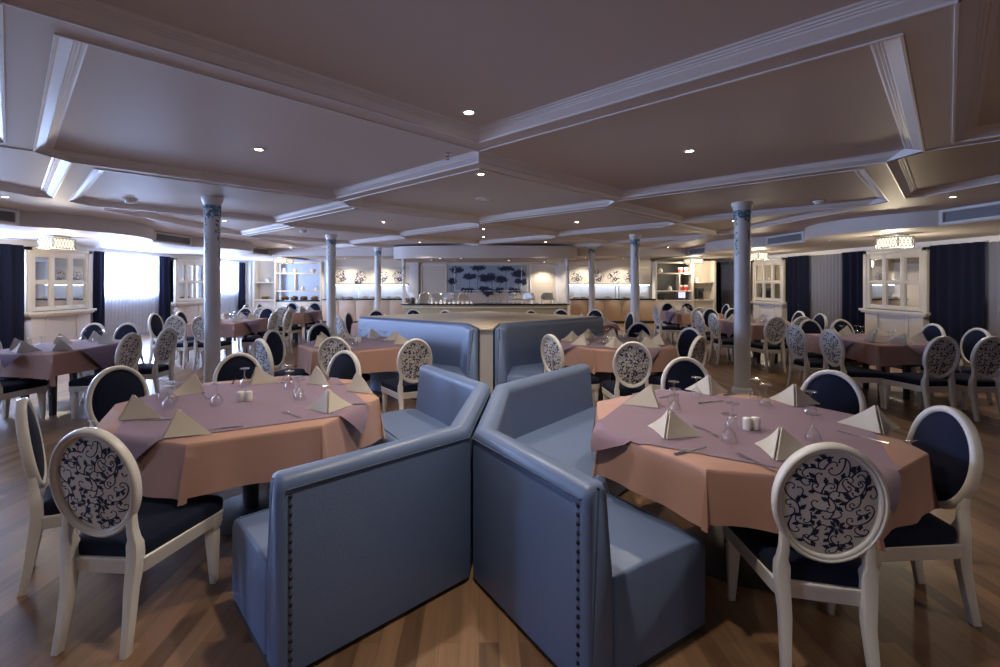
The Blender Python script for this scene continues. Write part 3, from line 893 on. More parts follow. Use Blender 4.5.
def table(key, cx, cy, poly, hem, chem, ov_half, ov_ang, short, phrase, rnd_seed, round_=True):
    t = thing('dining_table', f'{phrase}, its pedestal hidden by linen', 'table', (cx,cy,0))
    m = MB(); m.prism([(x*.985,y*.985) for x,y in poly], ZT-.03, ZT); m.build('tabletop', M['wood'], t, bevel=.004)
    if round_:
        m = MB(); m.lathe([(.05,.04),(.05,ZT-.03)], 20); m.build('pedestal', M['darkgrey'], t)
        m = MB(); m.lathe([(.0001,0),(.30,0),(.30,.012),(.06,.045),(.0001,.045)], 28); m.build('base_plate', M['darkgrey'], t)
    else:
        for p in poly:
            m = MB(); x, y = p[0]*.35, p[1]*.5; m.loft([[(x+a*h,y+c*h,z) for a,c in ((-1,-1),(1,-1),(1,1),(-1,1))] for z,h in ((ZT-.03,.035),(0,.025))]); m.build('leg', M['darkgrey'], t, bevel=.004)
    rnd = random.Random(rnd_seed)
    c = cloth_mesh(poly, hem, chem, rnd).build('tablecloth', M['peach'], angle=50, weld=1e-5); c.location = (cx,cy,0)
    tag(c, f'peach tablecloth hanging from the {short}', 'tablecloth', 'peach tablecloths')
    o = overlay_mesh(poly, ov_half, ov_ang).build('table_overlay', M['lilac'], angle=60); o.location = (cx,cy,0)
    tag(o, f'lilac square overlay on the {short}', 'tablecloth', 'lilac overlays')
    return dict(key=key, cx=cx, cy=cy, short=short)
ZI = ZT+.0095
def settings(T, naps, gobs, cut=(), shakers=()):
    """naps: (dx, dy, yaw) ; gobs: (dx, dy)"""
    W = lambda p: (T['cx']+p[0], T['cy']+p[1])
    for p, w in zip(naps, ordinals([W(p) for p in naps])):
        x, y = W(p); put(NB, 'napkin', napkin, M['napkin'], (x,y,ZI), p[2], f'tent-folded ivory napkin, {w} on the {T["short"]}', 'napkin', 'folded ivory napkins')
    for p, w in zip(gobs, ordinals([W(p) for p in gobs])):
        x, y = W(p); put(GB, 'wine_goblet', goblet, M['glass'], (x,y,ZI), 0, f'upturned clear wine goblet, {w} on the {T["short"]}', 'glass', 'upturned wine goblets')
    ks = [p for p in cut if p[3] == 'k']; fk = [p for p in cut if p[3] == 'f']
    for p, w in zip(ks, ordinals([W(p) for p in ks])):
        x, y = W(p); put(KN, 'table_knife', knife, M['steel'], (x,y,ZI), p[2], f'steel table knife, {w} on the {T["short"]}', 'knife', 'table knives')
    for p, w in zip(fk, ordinals([W(p) for p in fk])):
        x, y = W(p); put(FK, 'table_fork', fork, M['steel'], (x,y,ZI), p[2], f'steel fork, {w} on the {T["short"]}', 'fork', 'table forks')
    for p, w in zip(shakers, ('left', 'right')):
        x, y = W(p); put(SH, 'salt_shaker' , shaker, M['ceramic'], (x,y,ZI), 0, f'{w} of two white ceramic shakers on the {T["short"]}', 'shaker', 'white salt and pepper shakers')
def ring_settings(a0, skip=(), r=.60, jit=3, gob=(.36,.33), n=8, two=True):
    rnd = random.Random(jit); naps, gobs, cut = [], [], []
    for k in range(n):
        if k in skip: continue
        th = math.radians(a0+360/n*k + rnd.uniform(-4,4)); c, s = math.cos(th), math.sin(th)
        rr = r + rnd.uniform(-.03,.02)
        naps.append((c*rr, s*rr, rnd.uniform(-.9,.9)))
        th2 = th+rnd.uniform(.22,.34)
        gobs.append((math.cos(th2)*(gob[0]+.04), math.sin(th2)*(gob[0]+.04)))
        if two and k % 2 == 0: gobs.append((math.cos(th2+.16)*gob[1], math.sin(th2+.16)*gob[1]))
        for sgn, kind in ((1,'f'),(-1,'k')):
            cut.append((c*rr*1.0-sgn*s*.165, s*rr*1.0+sgn*c*.165, th+PI/2, kind))
    return naps, gobs, cut

R8 = .84
T1 = table('T1', -1.53, 3.15, oct_poly(R8,-84), .265, .275, (.66,.66), -61.5, 'front left table', 'octagonal table in the left front under peach linen', 1)
T2 = table('T2', 1.44, 2.66, oct_poly(.80,9.3), .24, .245, (.64,.64), 57, 'front right table', 'octagonal table in the right front under peach linen', 2)
T3 = table('T3', -1.55, 6.05, oct_poly(.73,-75), .265, .275, (.61,.61), -52, 'table behind left booth', 'octagonal table behind the left front booth', 3)
T4 = table('T4', 1.76, 6.10, oct_poly(.74,12), .265, .275, (.62,.62), 57, 'table behind right booth', 'octagonal table behind the right front booth', 4)
T11 = table('T11', -1.62, 9.05, oct_poly(.80,-70), .27, .29, (.68,.68), 20, 'left table beyond tall bench', 'octagonal table beyond the tall bench, left side', 11)
T12 = table('T12', 1.85, 9.15, oct_poly(.80,-70), .27, .29, (.68,.68), 20, 'right table beyond tall bench', 'octagonal table beyond the tall bench, right side', 12)
def rect(hx, hy): return [(hx,-hy),(hx,hy),(-hx,hy),(-hx,-hy)]
RT = {}
for key, cx, cy, hx, hy, short, phrase in (
    ('T5',-5.09,5.76,.46,.65,'nearest left window table','rectangular table nearest the viewer by the left windows'),
    ('T6',-5.05,9.5,.46,.68,'second left window table','second rectangular table along the left windows'),
    ('T7',-4.75,12.15,.46,.65,'third left window table','third rectangular table along the left windows'),
    ('T8',5.45,6.5,.48,.65,'nearest right window table','rectangular table nearest the viewer by the right windows'),
    ('T9',5.43,9.2,.46,.68,'second right window table','second rectangular table along the right windows'),
    ('T10',5.4,12.0,.50,.65,'third right window table','third rectangular table along the right windows')):
    po = [(-hx,-hy),(hx,-hy),(hx,hy),(-hx,hy)]
    RT[key] = table(key, cx, cy, po, .25, .34, (.56,.56), 45, short, phrase, len(RT)+20, False)

n1, g1, k1 = ring_settings(-84+22.5+0, skip=(0,), jit=5)
n1 = [(-.47,-.40,math.radians(-38)), (-.02,-.70,math.radians(-32)), (-.52,.20,math.radians(95)), (-.19,.52,math.radians(-20)), (.28,.52,math.radians(-75)), (.66,.27,math.radians(-70)), (.60,-.25,math.radians(15))]
g1 = [(-.24,.40),(-.16,-.12),(.03,.52),(.14,.30),(.28,.10),(.33,.0),(-.60,.02),(-.48,-.08),(-.42,-.20)]
k1 = [(-.62,-.55,math.radians(40),'f'),(-.30,-.46,math.radians(100),'k'),(.14,-.62,math.radians(115),'k'),(-.60,.38,0,'f'),(-.36,.10,math.radians(40),'k'),(-.40,.55,math.radians(20),'f'),(.02,.62,math.radians(-20),'k'),(.45,.45,math.radians(-60),'k'),(.42,-.36,math.radians(50),'f'),(.72,-.12,math.radians(100),'k')]
settings(T1, n1, g1, k1, ((-.045,-.04),(.005,-.035)))
n2 = [(-.44,.38,math.radians(25)), (-.54,-.21,math.radians(-38)), (.10,.70,math.radians(-15)), (.51,.40,math.radians(-30)), (-.15,-.50,math.radians(-50)), (.59,-.12,math.radians(-20))]
g2 = [(-.04,.58),(-.25,.45),(-.33,.24),(-.16,-.10),(-.29,-.31),(.33,.52),(.30,.36),(.45,.17),(.14,-.29)]
k2 = [(-.53,-.43,math.radians(-63),'k'),(-.33,-.15,math.radians(11),'f'),(-.32,-.58,math.radians(16),'f'),(.0,.45,math.radians(-70),'k'),(-.22,.60,math.radians(-60),'f'),(.28,.66,math.radians(-75),'k'),(.42,-.24,math.radians(30),'k'),(.66,-.33,math.radians(80),'f')]
sh2 = lambda L: [(q[0]+.09, q[1]-.02, *q[2:]) for q in L]
settings(T2, sh2(n2), sh2(g2), sh2(k2), ((-.005,-.145),(.045,-.137)))
for T, a0, skip, jit in ((T3,-52,(0,),8),(T4,-60,(),9)):
    n_, g_, k_ = ring_settings(a0, skip, jit=jit, r=.53, gob=(.30,.28))
    settings(T, n_, g_, (), ((-.05,.05),(.0,.055)))
for T, jit in ((T11,12),(T12,13)):
    n_, g_, k_ = ring_settings(-60, (), jit=jit, r=.58, n=6, two=False)
    settings(T, n_, g_)
for key, T in RT.items():
    rnd = random.Random(len(key)*7+int(key[1:])); naps, gobs = [], []
    for sx in (-1,1):
        for dy in (-.32,.30):
            naps.append((sx*.30+rnd.uniform(-.03,.03), dy+rnd.uniform(-.05,.05), rnd.uniform(-.9,.9)))
            gobs.append((sx*.12+rnd.uniform(-.03,.03), dy+.16+rnd.uniform(-.03,.03)))
    for sy in (-1,1):
        naps.append((rnd.uniform(-.08,.08), sy*.50, rnd.uniform(-.7,.7)))
        gobs.append((rnd.uniform(-.03,.03)+.1*sy, sy*.33))
    settings(T, naps, gobs)

# chairs: (table, x, y, heading)
CH = {
 'front left table': [(-1.605,1.97,4),(-2.33,2.45,52),(-2.56,3.34,120),(-2.02,3.95,152),(-1.18,4.08,208)],
 'front right table': [(1.33,1.79,13),(2.23,2.27,-84),(2.38,3.18,235),(1.64,3.72,186)],
 'table behind left booth': [(-.68,4.97,-25),(-1.58,5.17,4),(-2.28,4.97,40),(-2.55,5.85,105),(-2.28,6.75,135)],
 'table behind right booth': [(1.55,4.75,8),(.84,5.37,60),(2.35,6.9,212),(2.75,6.15,240),(2.42,5.22,-40)],
 'nearest left window table': [(-5.14,4.85,0),(-4.1,5.5,-90),(-4.08,6.12,-88),(-5.57,6.78,180),(-5.08,6.78,178),(-5.9,5.62,90)],
 'second left window table': [(-5.35,8.3,0),(-4.86,8.27,2),(-6.08,8.85,90),(-6.04,9.55,90),(-4.08,9.3,-90),(-4.05,9.95,-88),(-5.35,10.75,180),(-4.85,10.75,180)],
 'third left window table': [(-5.1,11.05,0),(-4.6,11.05,0),(-5.3,13.3,180),(-4.65,13.3,180),(-5.85,11.85,90),(-5.8,12.45,90),(-3.68,11.6,-90)],
 'nearest right window table': [(4.47,5.95,90),(4.43,6.55,88),(5.13,5.22,0),(5.64,5.2,0),(5.22,7.4,180),(5.72,7.4,180),(6.4,6.05,-90),(6.45,6.7,-90)],
 'second right window table': [(4.44,8.86,90),(4.46,9.5,90),(5.06,8.03,0),(5.56,8.1,0),(5.15,10.45,180),(5.65,10.45,180),(6.4,8.85,-90),(6.45,9.5,-90)],
 'third right window table': [(4.35,11.5,90),(5.1,10.9,0),(5.3,13.2,180),(5.85,13.2,180),(6.45,11.8,-90),(6.5,12.4,-90)],
 'left table beyond tall bench': [(-2.52,9.12,100),(-2.42,8.2,50),(-2.15,9.85,160),(-1.42,10.15,180),(-.72,9.85,205)],
 'right table beyond tall bench': [(2.9,9.05,-98),(1.1,9.85,150),(1.78,10.18,180),(2.5,10.12,203)],
}
for tb, lst in CH.items():
    grp = {True: [], False: []}
    for c in lst:
        r = math.radians(c[2]); front = (math.sin(r)*(-c[0]) + math.cos(r)*(-c[1])) > 0
        grp[front].append(c)
    for front, cs in grp.items():
        for c, w in zip(cs, ordinals(cs)):
            kind = 'white oval chair showing its navy front' if front else 'white oval chair showing its floral back'
            chair_at(*c, f'{kind}, {w} at {tb}')

# ------------------------------------------------------------------ booths
def offset_line(pts, d, side):
    """mitred parallel of an open polyline; side=+1: to the left of its direction"""
    P = [Vector(p) for p in pts]; out = []
    for i, p in enumerate(P):
        ns = []
        if i > 0: e = (P[i]-P[i-1]).normalized(); ns.append(Vector((-e.y,e.x))*side)
        if i < len(P)-1: e = (P[i+1]-P[i]).normalized(); ns.append(Vector((-e.y,e.x))*side)
        if len(ns) == 2:
            m_ = (ns[0]+ns[1]).normalized(); out.append(p + m_*d/max(.3, m_.dot(ns[0])))
        else: out.append(p + ns[0]*d)
    return out
def sweep(pts, side, section, ends=(.018,.018), inset=.02):
    """sweep a closed section [(offset, z)] along the polyline, ends softly rounded"""
    P = [Vector(p) for p in pts]
    e0 = (P[1]-P[0]).normalized(); e1 = (P[-1]-P[-2]).normalized()
    st = [P[0], P[0]+e0*ends[0]*.35, P[0]+e0*ends[0]] + P[1:-1] + [P[-1]-e1*ends[1], P[-1]-e1*ends[1]*.35, P[-1]]
    sc = [1.0, .35, 0.0] + [0.0]*(len(P)-2) + [0.0, .35, 1.0]
    co = (sum(s[0] for s in section)/len(section), sum(s[1] for s in section)/len(section))
    n = len(st); rings = [[None]*len(section) for _ in range(n)]
    for k, (o, z) in enumerate(section):
        for i in range(n):
            f = sc[i]
            ins = inset*f
            o2 = o + (ins if o < co[0] else -ins); z2 = z if z < .1 else z-ins*.8
            rings[i][k] = (o2, z2)
    m = MB(); out = []
    for k in range(len(section)):
        pass
    dirs = []
    for i in range(n):
        ns = []
        if i > 0 and (st[i]-st[i-1]).length > 1e-6: e = (st[i]-st[i-1]).normalized(); ns.append(Vector((-e.y,e.x))*side)
        if i < n-1 and (st[i+1]-st[i]).length > 1e-6: e = (st[i+1]-st[i]).normalized(); ns.append(Vector((-e.y,e.x))*side)
        m_ = sum(ns, Vector((0,0))).normalized(); dirs.append(m_/max(.3, m_.dot(ns[0])))
    R = [[(st[i].x+dirs[i].x*o, st[i].y+dirs[i].y*o, z) for o, z in rings[i]] for i in range(n)]
    m.loft(R); return m
def booth(pts, side, label, h=.82, t=.12, D=.62, seat_h=.41, nail=(True, False), group='blue leather corner booths'):
    th = thing('corner_booth', label, 'booth', (pts[1][0], pts[1][1], 0), 0, group)
    loc = [(p[0]-pts[1][0], p[1]-pts[1][1]) for p in pts]
    sec = [(0,.025),(0,h-.05),(.006,h-.022),(.022,h-.004),(.045,h),(t-.045,h),(t-.018,h-.008),(t-.004,h-.03),(t,h-.06),(t+.035,.38),(t+.035,.025)]
    sweep(loc, side, sec, (.03,.03), .022).build('backrest', M['leather'], th, angle=50)
    s0 = t+.03
    sec = [(s0,.025),(D,.025),(D,seat_h-.055),(D-.004,seat_h-.035),(D-.018,seat_h-.014),(D-.04,seat_h-.004),(D-.10,seat_h+.006),(s0+.14,seat_h+.010),(s0,seat_h)]
    sweep(loc, side, sec, (.02,.02), .015).build('seat', M['leather'], th, angle=50)
    sec = [(.03,0),(D-.03,0),(D-.03,.03),(.03,.03)]
    sweep(loc, side, sec, (.05,.05), .03).build('plinth', M['gap'], th)
    m = MB(); ln = offset_line(loc, -.002, side); pp = [(p.x,p.y,h-.052) for p in ln]
    e0 = Vector((ln[1].x-ln[0].x, ln[1].y-ln[0].y, 0)).normalized(); e1 = Vector((ln[-1].x-ln[-2].x, ln[-1].y-ln[-2].y, 0)).normalized()
    a = Vector(pp[0])+e0*.03; z = Vector(pp[-1])-e1*.03
    m.tube([a]+pp[1:-1]+[z], .0045, 8); m.build('piping', M['seam'], th)
    m = MB(); ln = offset_line(loc, D-.055, side)
    e0 = (ln[1]-ln[0]).normalized(); e1 = (ln[-1]-ln[-2]).normalized()
    for dz in (0,):
        m.tube([(p.x,p.y,seat_h+.002) for p in [ln[0]+e0*.02]+ln[1:-1]+[ln[-1]-e1*.02]], .003, 6)
    m.build('seat_stitching', M['leather'], th)
    if nail[0]:
        m = MB(); P0, e = Vector(loc[0]), (Vector(loc[1])-Vector(loc[0])).normalized(); nn = Vector((-e.y,e.x))*side
        q = P0+e*.045
        for k in range(20):
            z = .05 + (h-.13)*k/19
            c = Vector((q.x-nn.x*.001, q.y-nn.y*.001, z)); ax = Vector((-nn.x,-nn.y,0)); u = Vector((e.x,e.y,0)); w = Vector((0,0,1))
            rings = [[c+ax*hh+u*rr*math.cos(2*PI*j/8)+w*rr*math.sin(2*PI*j/8) for j in range(8)] for rr, hh in ((.0085,0),(.0075,.004),(.004,.007))]
            m.loft(rings)
        m.build('nailhead_trim', M['nail'], th)
    return th
booth([(-.765,1.79),(-.055,2.42),(.085,3.47),(-.45,4.30)], 1, 'slate blue leather corner booth at the front left table', h=.795, D=.66)
booth([(.395,1.72),(-.03,2.42),(.11,3.46),(.94,4.38)], -1, 'slate blue leather corner booth at the front right table', h=.79, D=.73)
# tall back-to-back bench in the middle of the room
tb = thing('bench_divider', 'cream-topped diamond divider standing between the two tall blue benches', 'divider', (.09,7.1,0))
core = [(.01,5.65),(.17,5.65),(.27,6.34),(1.90,7.56),(.12,8.82),(-1.84,7.56),(-.12,6.34)]
L_ = [(x-.09,y-7.1) for x,y in core]
m = MB(); m.prism([(x*.985,y*.985) for x,y in L_], 0, .955); m.build('body', M['greige'], tb, smooth=False)
m = MB(); m.prism(L_, .955, .985); m.build('top_panel', M['creamtop'], tb, bevel=.008)
booth([(-.005,5.64),(-.128,6.33),(-1.85,7.55)], 1, 'tall blue leather bench on the left of the cream divider', h=.985, t=.12, D=.60, nail=(False,False), group='tall blue leather benches')
booth([(.185,5.64),(.278,6.33),(1.91,7.55)], -1, 'tall blue leather bench on the right of the cream divider', h=.985, t=.12, D=.60, nail=(False,False), group='tall blue leather benches')

# ------------------------------------------------------------------ buffet bar, back counters and shelves
bar = thing('buffet_bar', 'low curved olive bar with black top under the mural', 'bar', (.2,15.0,0))
m = MB(); ring = []
for k in range(21):
    t = -1+2*k/20; ring.append((2.7*t, -.25*(1-t*t)))
front = ring + [(2.7,.7),(-2.7,.7)]
m.prism([(x*.97,y+.04) for x,y in front], 0, .785); m.build('front_panel', M['olive'], bar, angle=30)
m = MB(); m.prism(front, .785, .825); m.build('countertop', M['black'], bar, angle=30, bevel=.006)
m = MB(); m.prism([(x*.98,y+.01) for x,y in front], .70, .73); m.build('rail', M['creamtop'], bar, angle=30)
def bar_front(x): return 15.0-.25*(1-((x-.2)/2.7)**2)
# chafing dishes
def chafing():
    t = thing('chafing_dish', '', 'chafing dish')
    m = MB(); m.box(-.16,.16,-.13,.13,.10,.15); m.build('water_pan', M['chrome'], t, bevel=.01)
    for sx in (-1,1):
        for sy in (-1,1):
            m = MB(); m.tube([(sx*.14,sy*.11,.10),(sx*.155,sy*.125,0.0)], .008, 8); m.build('leg', M['chrome'], t)
    m = MB(); rows = []
    for k in range(13):
        q = PI*k/12; rows.append([(x,-.125*math.cos(q),.15+.13*math.sin(q)) for x in (-.155,-.15,.15,.155)])
    m.loft(rows, 0, False, False, closed=False)
    for s in (-1,1):
        m.add([(s*.155,-.125*math.cos(PI*k/12),.15+.13*math.sin(PI*k/12)) for k in range(13)], [tuple(range(13))])
    m.build('roll_lid', M['chrome'], t)
    m = MB(); m.tube([(-.06,-.10,.245),(-.06,-.13,.265),(.06,-.13,.265),(.06,-.10,.245)], .008, 8); m.build('handle', M['brass'], t)
    return t
cd = chafing(); used = False
CDX = [-1.78,-1.36,-.94,-.52,1.16,1.60,2.2]
for x, w in zip(CDX, ORD[:6]+['rightmost']):
    loc = (x, bar_front(x)+.30, .825)
    if not used: o = cd; o.location = loc; o.rotation_euler = (0,0,PI/2+.2); used = True
    else: o = dup(cd, loc, PI/2+.35*math.sin(x*7))
    o.scale = (1.25,1.25,1.25)
    o['label'] = f'silver roll-top chafing dish, {w} on the bar'; o['group'] = 'chafing dishes on the bar'
cup = None
CUP = [-1.5,-1.36,-1.22,-1.08,-.94,-.8,-.66,-.52,-.38,-.24,1.95,2.05,2.35,2.45]
for x, w in zip(CUP, ordinals([(x,14.9) for x in CUP])):
    if cup is None:
        m = MB(); m.lathe([(.042,0),(.044,.01),(.036,.05),(.024,.062),(.024,.07),(.0001,.07)], 16); m.tube([(.038,0,.02),(.06,0,.022),(.062,0,.042),(.036,0,.05)], .004, 6)
        cup = m.build('tea_cup', M['ceramic']); o = cup
    else: o = dup(cup)
    o.location = (x, bar_front(x)+.09, .825)
    tag(o, f'upturned white tea cup, {w} along the bar edge', 'cup', 'white cups on the bar')
gl = None
GX = [.3,.42,.54,.66,.78,.90]
for x, w in zip(GX, ORD[:5]+['rightmost']):
    if gl is None:
        m = MB(); m.lathe([(.0001,.004),(.026,.004),(.03,0),(.032,.14),(.030,.14),(.027,.01)], 16); gl = m.build('water_glass', M['glass']); o = gl
    else: o = dup(gl)
    o.location = (x, bar_front(x)+.12, .825); tag(o, f'clear water glass, {w} on the middle of the bar', 'glass', 'water glasses on the bar')
t = thing('coffee_urn', 'small dark urn at the left end of the bar', 'urn', (-2.15,bar_front(-2.15)+.3,.825))
m = MB(); m.lathe([(.0001,0),(.07,0),(.075,.02),(.06,.03),(.075,.06),(.075,.16),(.05,.19),(.0001,.2)], 20); m.build('body', M['darkgrey'], t)
m = MB(); m.tube([(0,-.07,.06),(0,-.11,.06),(0,-.11,.04)], .008, 8); m.build('tap', M['steel'], t)
t = thing('milk_jug', 'white jug beside the dark urn on the bar', 'jug', (-1.98,bar_front(-1.98)+.15,.825))
m = MB(); m.lathe([(.0001,0),(.045,0),(.055,.04),(.045,.1),(.035,.13),(.042,.15)], 18); m.build('body', M['ceramic'], t)
m = MB(); m.tube([(.04,0,.12),(.08,0,.11),(.075,0,.06),(.05,0,.04)], .006, 8); m.build('handle', M['ceramic'], t)

# mural and panelled centre wall
t = thing('flower_mural', 'pale blue wall mural of dark agapanthus flower heads', 'mural', (.33,Y1,1.62))
m = MB(); m.box(-1.47,1.47,-.02,-.001,-.50,.52); m.build('canvas', M['mural'], t, smooth=False)
fl = MB(); rnd = random.Random(5)
def P2M(x, y): return ((x-479)*17.78/470-.33, 1.55+(281-y)*17.78/470-1.62)
heads = [(456.6,270,5,2.2),(478.7,268,6,1.9),(470,276.5,5.2,2.4),(452.5,281,3,2),(468,290,5,1.8),(485,278,4.6,3),(484,289,4,2),(488.5,292,4.5,3),(506,268.5,6,1.9),(519,273.6,6,3),(491,277.5,4,3),(501.5,279.2,5,2.6),(499.4,290,3.2,1.9),(518.3,281,2.6,1.5),(513.6,290.6,4.4,2.2),(524,282,1.8,2)]
for hx, hy, rx, ry in heads:
    cx, cz = P2M(hx, hy); rx *= 1.4*17.78/470; ry *= 1.5*17.78/470
    fl.add([(cx+rx*.75*(1+.12*math.sin(9*a))*math.cos(a), -.0215, cz+ry*.7*(1+.15*math.sin(7*a+1))*math.sin(a)) for a in [2*PI*j/36 for j in range(36)]], [tuple(range(36))])
    for k in range(70):
        q, f = rnd.uniform(0,2*PI), math.sqrt(rnd.random()); x, z = cx+rx*f*math.cos(q), cz+ry*f*math.sin(q)
        r = rnd.uniform(.018,.04); yy = -.022-.0004*k
        fl.add([(x+r*(1+.4*math.cos(5*a))*math.cos(a)*.8, yy, z+r*(1+.4*math.cos(5*a))*math.sin(a)*.8) for a in [2*PI*j/10 for j in range(10)]], [tuple(range(10))])
    bx = cx + rnd.uniform(-.25,.25); zb = max(-.49, -.49)
    n = 8; pts = [(cx+(bx-cx)*(i/n)**1.5, -.022, cz+(zb-cz)*i/n) for i in range(n+1)]
    for i in range(n):
        (xa,ya,za),(xb,yb,zb2) = pts[i], pts[i+1]; fl.add([(xa-.008,ya,za),(xa+.008,ya,za),(xb+.008,yb,zb2),(xb-.008,yb,zb2)], [(0,1,2,3)])
fl.build('painted_flowers', M['mural_dk'], t, smooth=False)
m = MB()
for a_,c_,d_,e_ in ((-1.27,1.30,-.46,-.42),(-1.27,-1.23,-.46,.46),(1.26,1.30,-.46,.46)): m.box(a_,c_,-.034,-.02,d_,e_)
m.build('frame_bead', M['mould'], t, smooth=False)
def wall_panel(x0, x1, z0, z1, label):
    t = thing('framed_wallboard', label, 'panel', ((x0+x1)/2, Y1, (z0+z1)/2)); w, h = (x1-x0)/2, (z1-z0)/2
    m = MB(); m.box(-w,w,-.012,-.001,-h,h); m.build('field', M['wall'], t, smooth=False)
    m = MB()
    for a_,c_,d_,e_ in ((-w,w,h-.05,h),(-w,w,-h,-h+.05),(-w,-w+.05,-h,h),(w-.05,w,-h,h)): m.box(a_,c_,-.04,-.012,d_,e_)
    m.build('moulding', M['mould'], t, bevel=.006)
wall_panel(-2.2,-1.22,.0,2.18,'grey-lit wall panel left of the flower mural')
wall_panel(1.92,2.95,.0,2.18,'brightly lit wall panel right of the flower mural')
for x, nm in ((-2.45,'left'),(3.12,'right')):
    t = thing('pilaster', f'flat white pilaster at the {nm} end of the bar wall', 'pilaster', (x,Y1,0))
    m = MB(); m.box(-.17,.17,-.12,-.001,0.0,2.25); m.build('shaft', M['mould'], t, bevel=.006)
    m = MB(); m.box(-.2,.2,-.15,-.001,0,.2); m.build('base', M['mould'], t, bevel=.006)

def buffet(x0, x1, nm, seed):
    w = x1-x0; t = thing('buffet_counter', f'long beech buffet counter against the {nm} back wall', 'counter', (x0,17.1,0))
    m = MB(); m.box(0,w,.03,.69,.09,.86); m.build('carcass', M['wood'], t, smooth=False)
    m = MB(); m.box(0,w,.08,.69,0,.09); m.build('kickboard', M['darkgrey'], t, smooth=False)
    m = MB(); m.box(-.02,w+.02,-.02,.69,.86,.90); m.build('countertop', M['black'], t, bevel=.006)
    k = 5
    for i in range(k):
        m = MB(); m.box(w*i/k+.008, w*(i+1)/k-.008, .01,.03,.11,.845); d = m.build('door', M['wood'], t, bevel=.003)
        hx = w*(i+1)/k-.06 if i % 2 == 0 else w*i/k+.06
        m = MB(); m.tube([(hx,.01,.68),(hx,-.015,.68),(hx,-.015,.78),(hx,.01,.78)], .006, 8); m.build('handle', M['steel'], d)
    t = thing('wall_shelf', f'dark lit shelf above the {nm} buffet counter', 'shelf', (x0,17.79,1.43), 0)
    m = MB(); m.box(0,w,-.22,-.001,-.02,.02); m.build('board', M['darkgrey'], t, bevel=.004)
    m = MB(); m.box(.05,w-.05,-.20,-.17,-.03,-.021); m.build('led_strip', M['led'], t, smooth=False)
    t = thing('backsplash', f'white tiled backsplash of the {nm} buffet', 'tiles', (x0,17.795,.90))
    m = MB()
    nx = 12
    for i in range(nx):
        for j in range(3): m.box(w*i/nx+.003, w*(i+1)/nx-.003, -.012,-.002, .005+j*.168,.168+j*.168)
    m.build('tile_field', M['tile'], t, smooth=False)
    m = MB(); m.box(0,w,-.002,-.0005,0,.51); m.build('grout', M['bulk'], t, smooth=False)
    t = thing('picture_rail', f'cream cornice moulding high on the {nm} buffet wall', 'moulding', (x0,17.799,2.06))
    m = MB(); m.box(0,w,-.05,-.001,0,.04); m.build('upper_strip', M['cab'], t, bevel=.005)
    m = MB(); m.box(0,w,-.03,-.001,-.05,0); m.build('lower_strip', M['cab'], t, bevel=.005)
buffet(-5.72,-2.65,'left',1); buffet(3.32,6.42,'right',2)
# ornamental scroll plaques on the buffet walls
def plaque(x, label, seed):
    t = thing('scroll_plaque', label, 'ornament', (x,17.8,1.72), 0, 'navy scroll ornaments on the buffet wall')
    m = MB(); m.box(-.26,.26,-.012,-.001,-.27,.27); m.build('ground', M['wall'], t, smooth=False)
    m = MB()
    for poly in scroll_shapes(.25,.26,seed,22,2.6): m.add([(u,-.0135,v) for u,v in poly], [tuple(range(len(poly)))])
    m.build('scroll_pattern', M['mural_dk'], t, smooth=False)
PLX = [-5.2,-4.5,-3.65,-3.05,3.68,4.5,5.12,5.72]
for k, x in enumerate(PLX):
    nm = 'left' if x < 0 else 'right'; w = ['leftmost','second from left','third from left','rightmost'][k % 4]
    plaque(x, f'navy scroll ornament above the {nm} buffet shelf, {w}', 40+k)
# tall twin-stem flower stands
for x, nm in ((-4.48,'left'),(5.1,'right')):
    t = thing('flower_stand', f'tall twin-stem flower stand on the {nm} buffet counter', 'flower stand', (x,17.35,.90))
    m = MB(); m.lathe([(.0001,0),(.12,0),(.12,.015),(.0001,.02)], 20); m.build('base', M['steel'], t)
    for s in (-1,1):
        m = MB(); m.tube([(s*.06,0,.015),(s*.06,0,.55)], .016, 10); m.build('stem', M['steel'], t)
        m = MB(); rnd = random.Random(int(x*10)+s)
        for k in range(16):
            q = rnd.uniform(0,2*PI); e = rnd.uniform(.1,1.3); l = rnd.uniform(.1,.2); d = Vector((math.cos(q)*math.cos(e)*l, math.sin(q)*math.cos(e)*l, math.sin(e)*l)); p = Vector((s*.06,0,.53)); side = d.cross(Vector((0,0,1))).normalized()*.025
            m.add([p, p+d*.5+side, p+d, p+d*.5-side], [(0,1,2,3)])
        m.build('blossom', M['ceramic'] if nm == 'right' else M['mural_dk'], t, solid=.003)
# bowls and baskets along the buffet counters
def bowl_proto():
    t = thing('serving_bowl', '', 'bowl')
    m = MB(); m.lathe([(.0001,.0),(.05,0),(.055,.008),(.10,.05),(.115,.075),(.11,.077),(.09,.05),(.0001,.03)], 20); m.build('bowl', M['ceramic'], t)
    m = MB(); m.lathe([(.095,.055),(.07,.075),(.03,.088),(.0001,.09)], 16); m.build('food', M['bread'], t)
    return t
bw = bowl_proto(); bu = False
BX = [-5.35,-5.05,-4.75,-4.2,-3.9,-3.35,-3.0, 3.55,3.85,4.15,4.75,5.4,5.7,6.0]
for k, x in enumerate(BX):
    loc = (x, 17.28+.06*(k%2), .90); nm = 'left' if x < 0 else 'right'
    if not bu: o = bw; o.location = loc; bu = True
    else: o = dup(bw, loc)
    seq = [b_ for b_ in BX if (b_ < 0) == (x < 0)]
    o['label'] = f'white serving bowl, {ordinals([(b_,17.3) for b_ in seq])[seq.index(x)]} on the {nm} buffet counter'; o['group'] = 'serving bowls on the buffets'

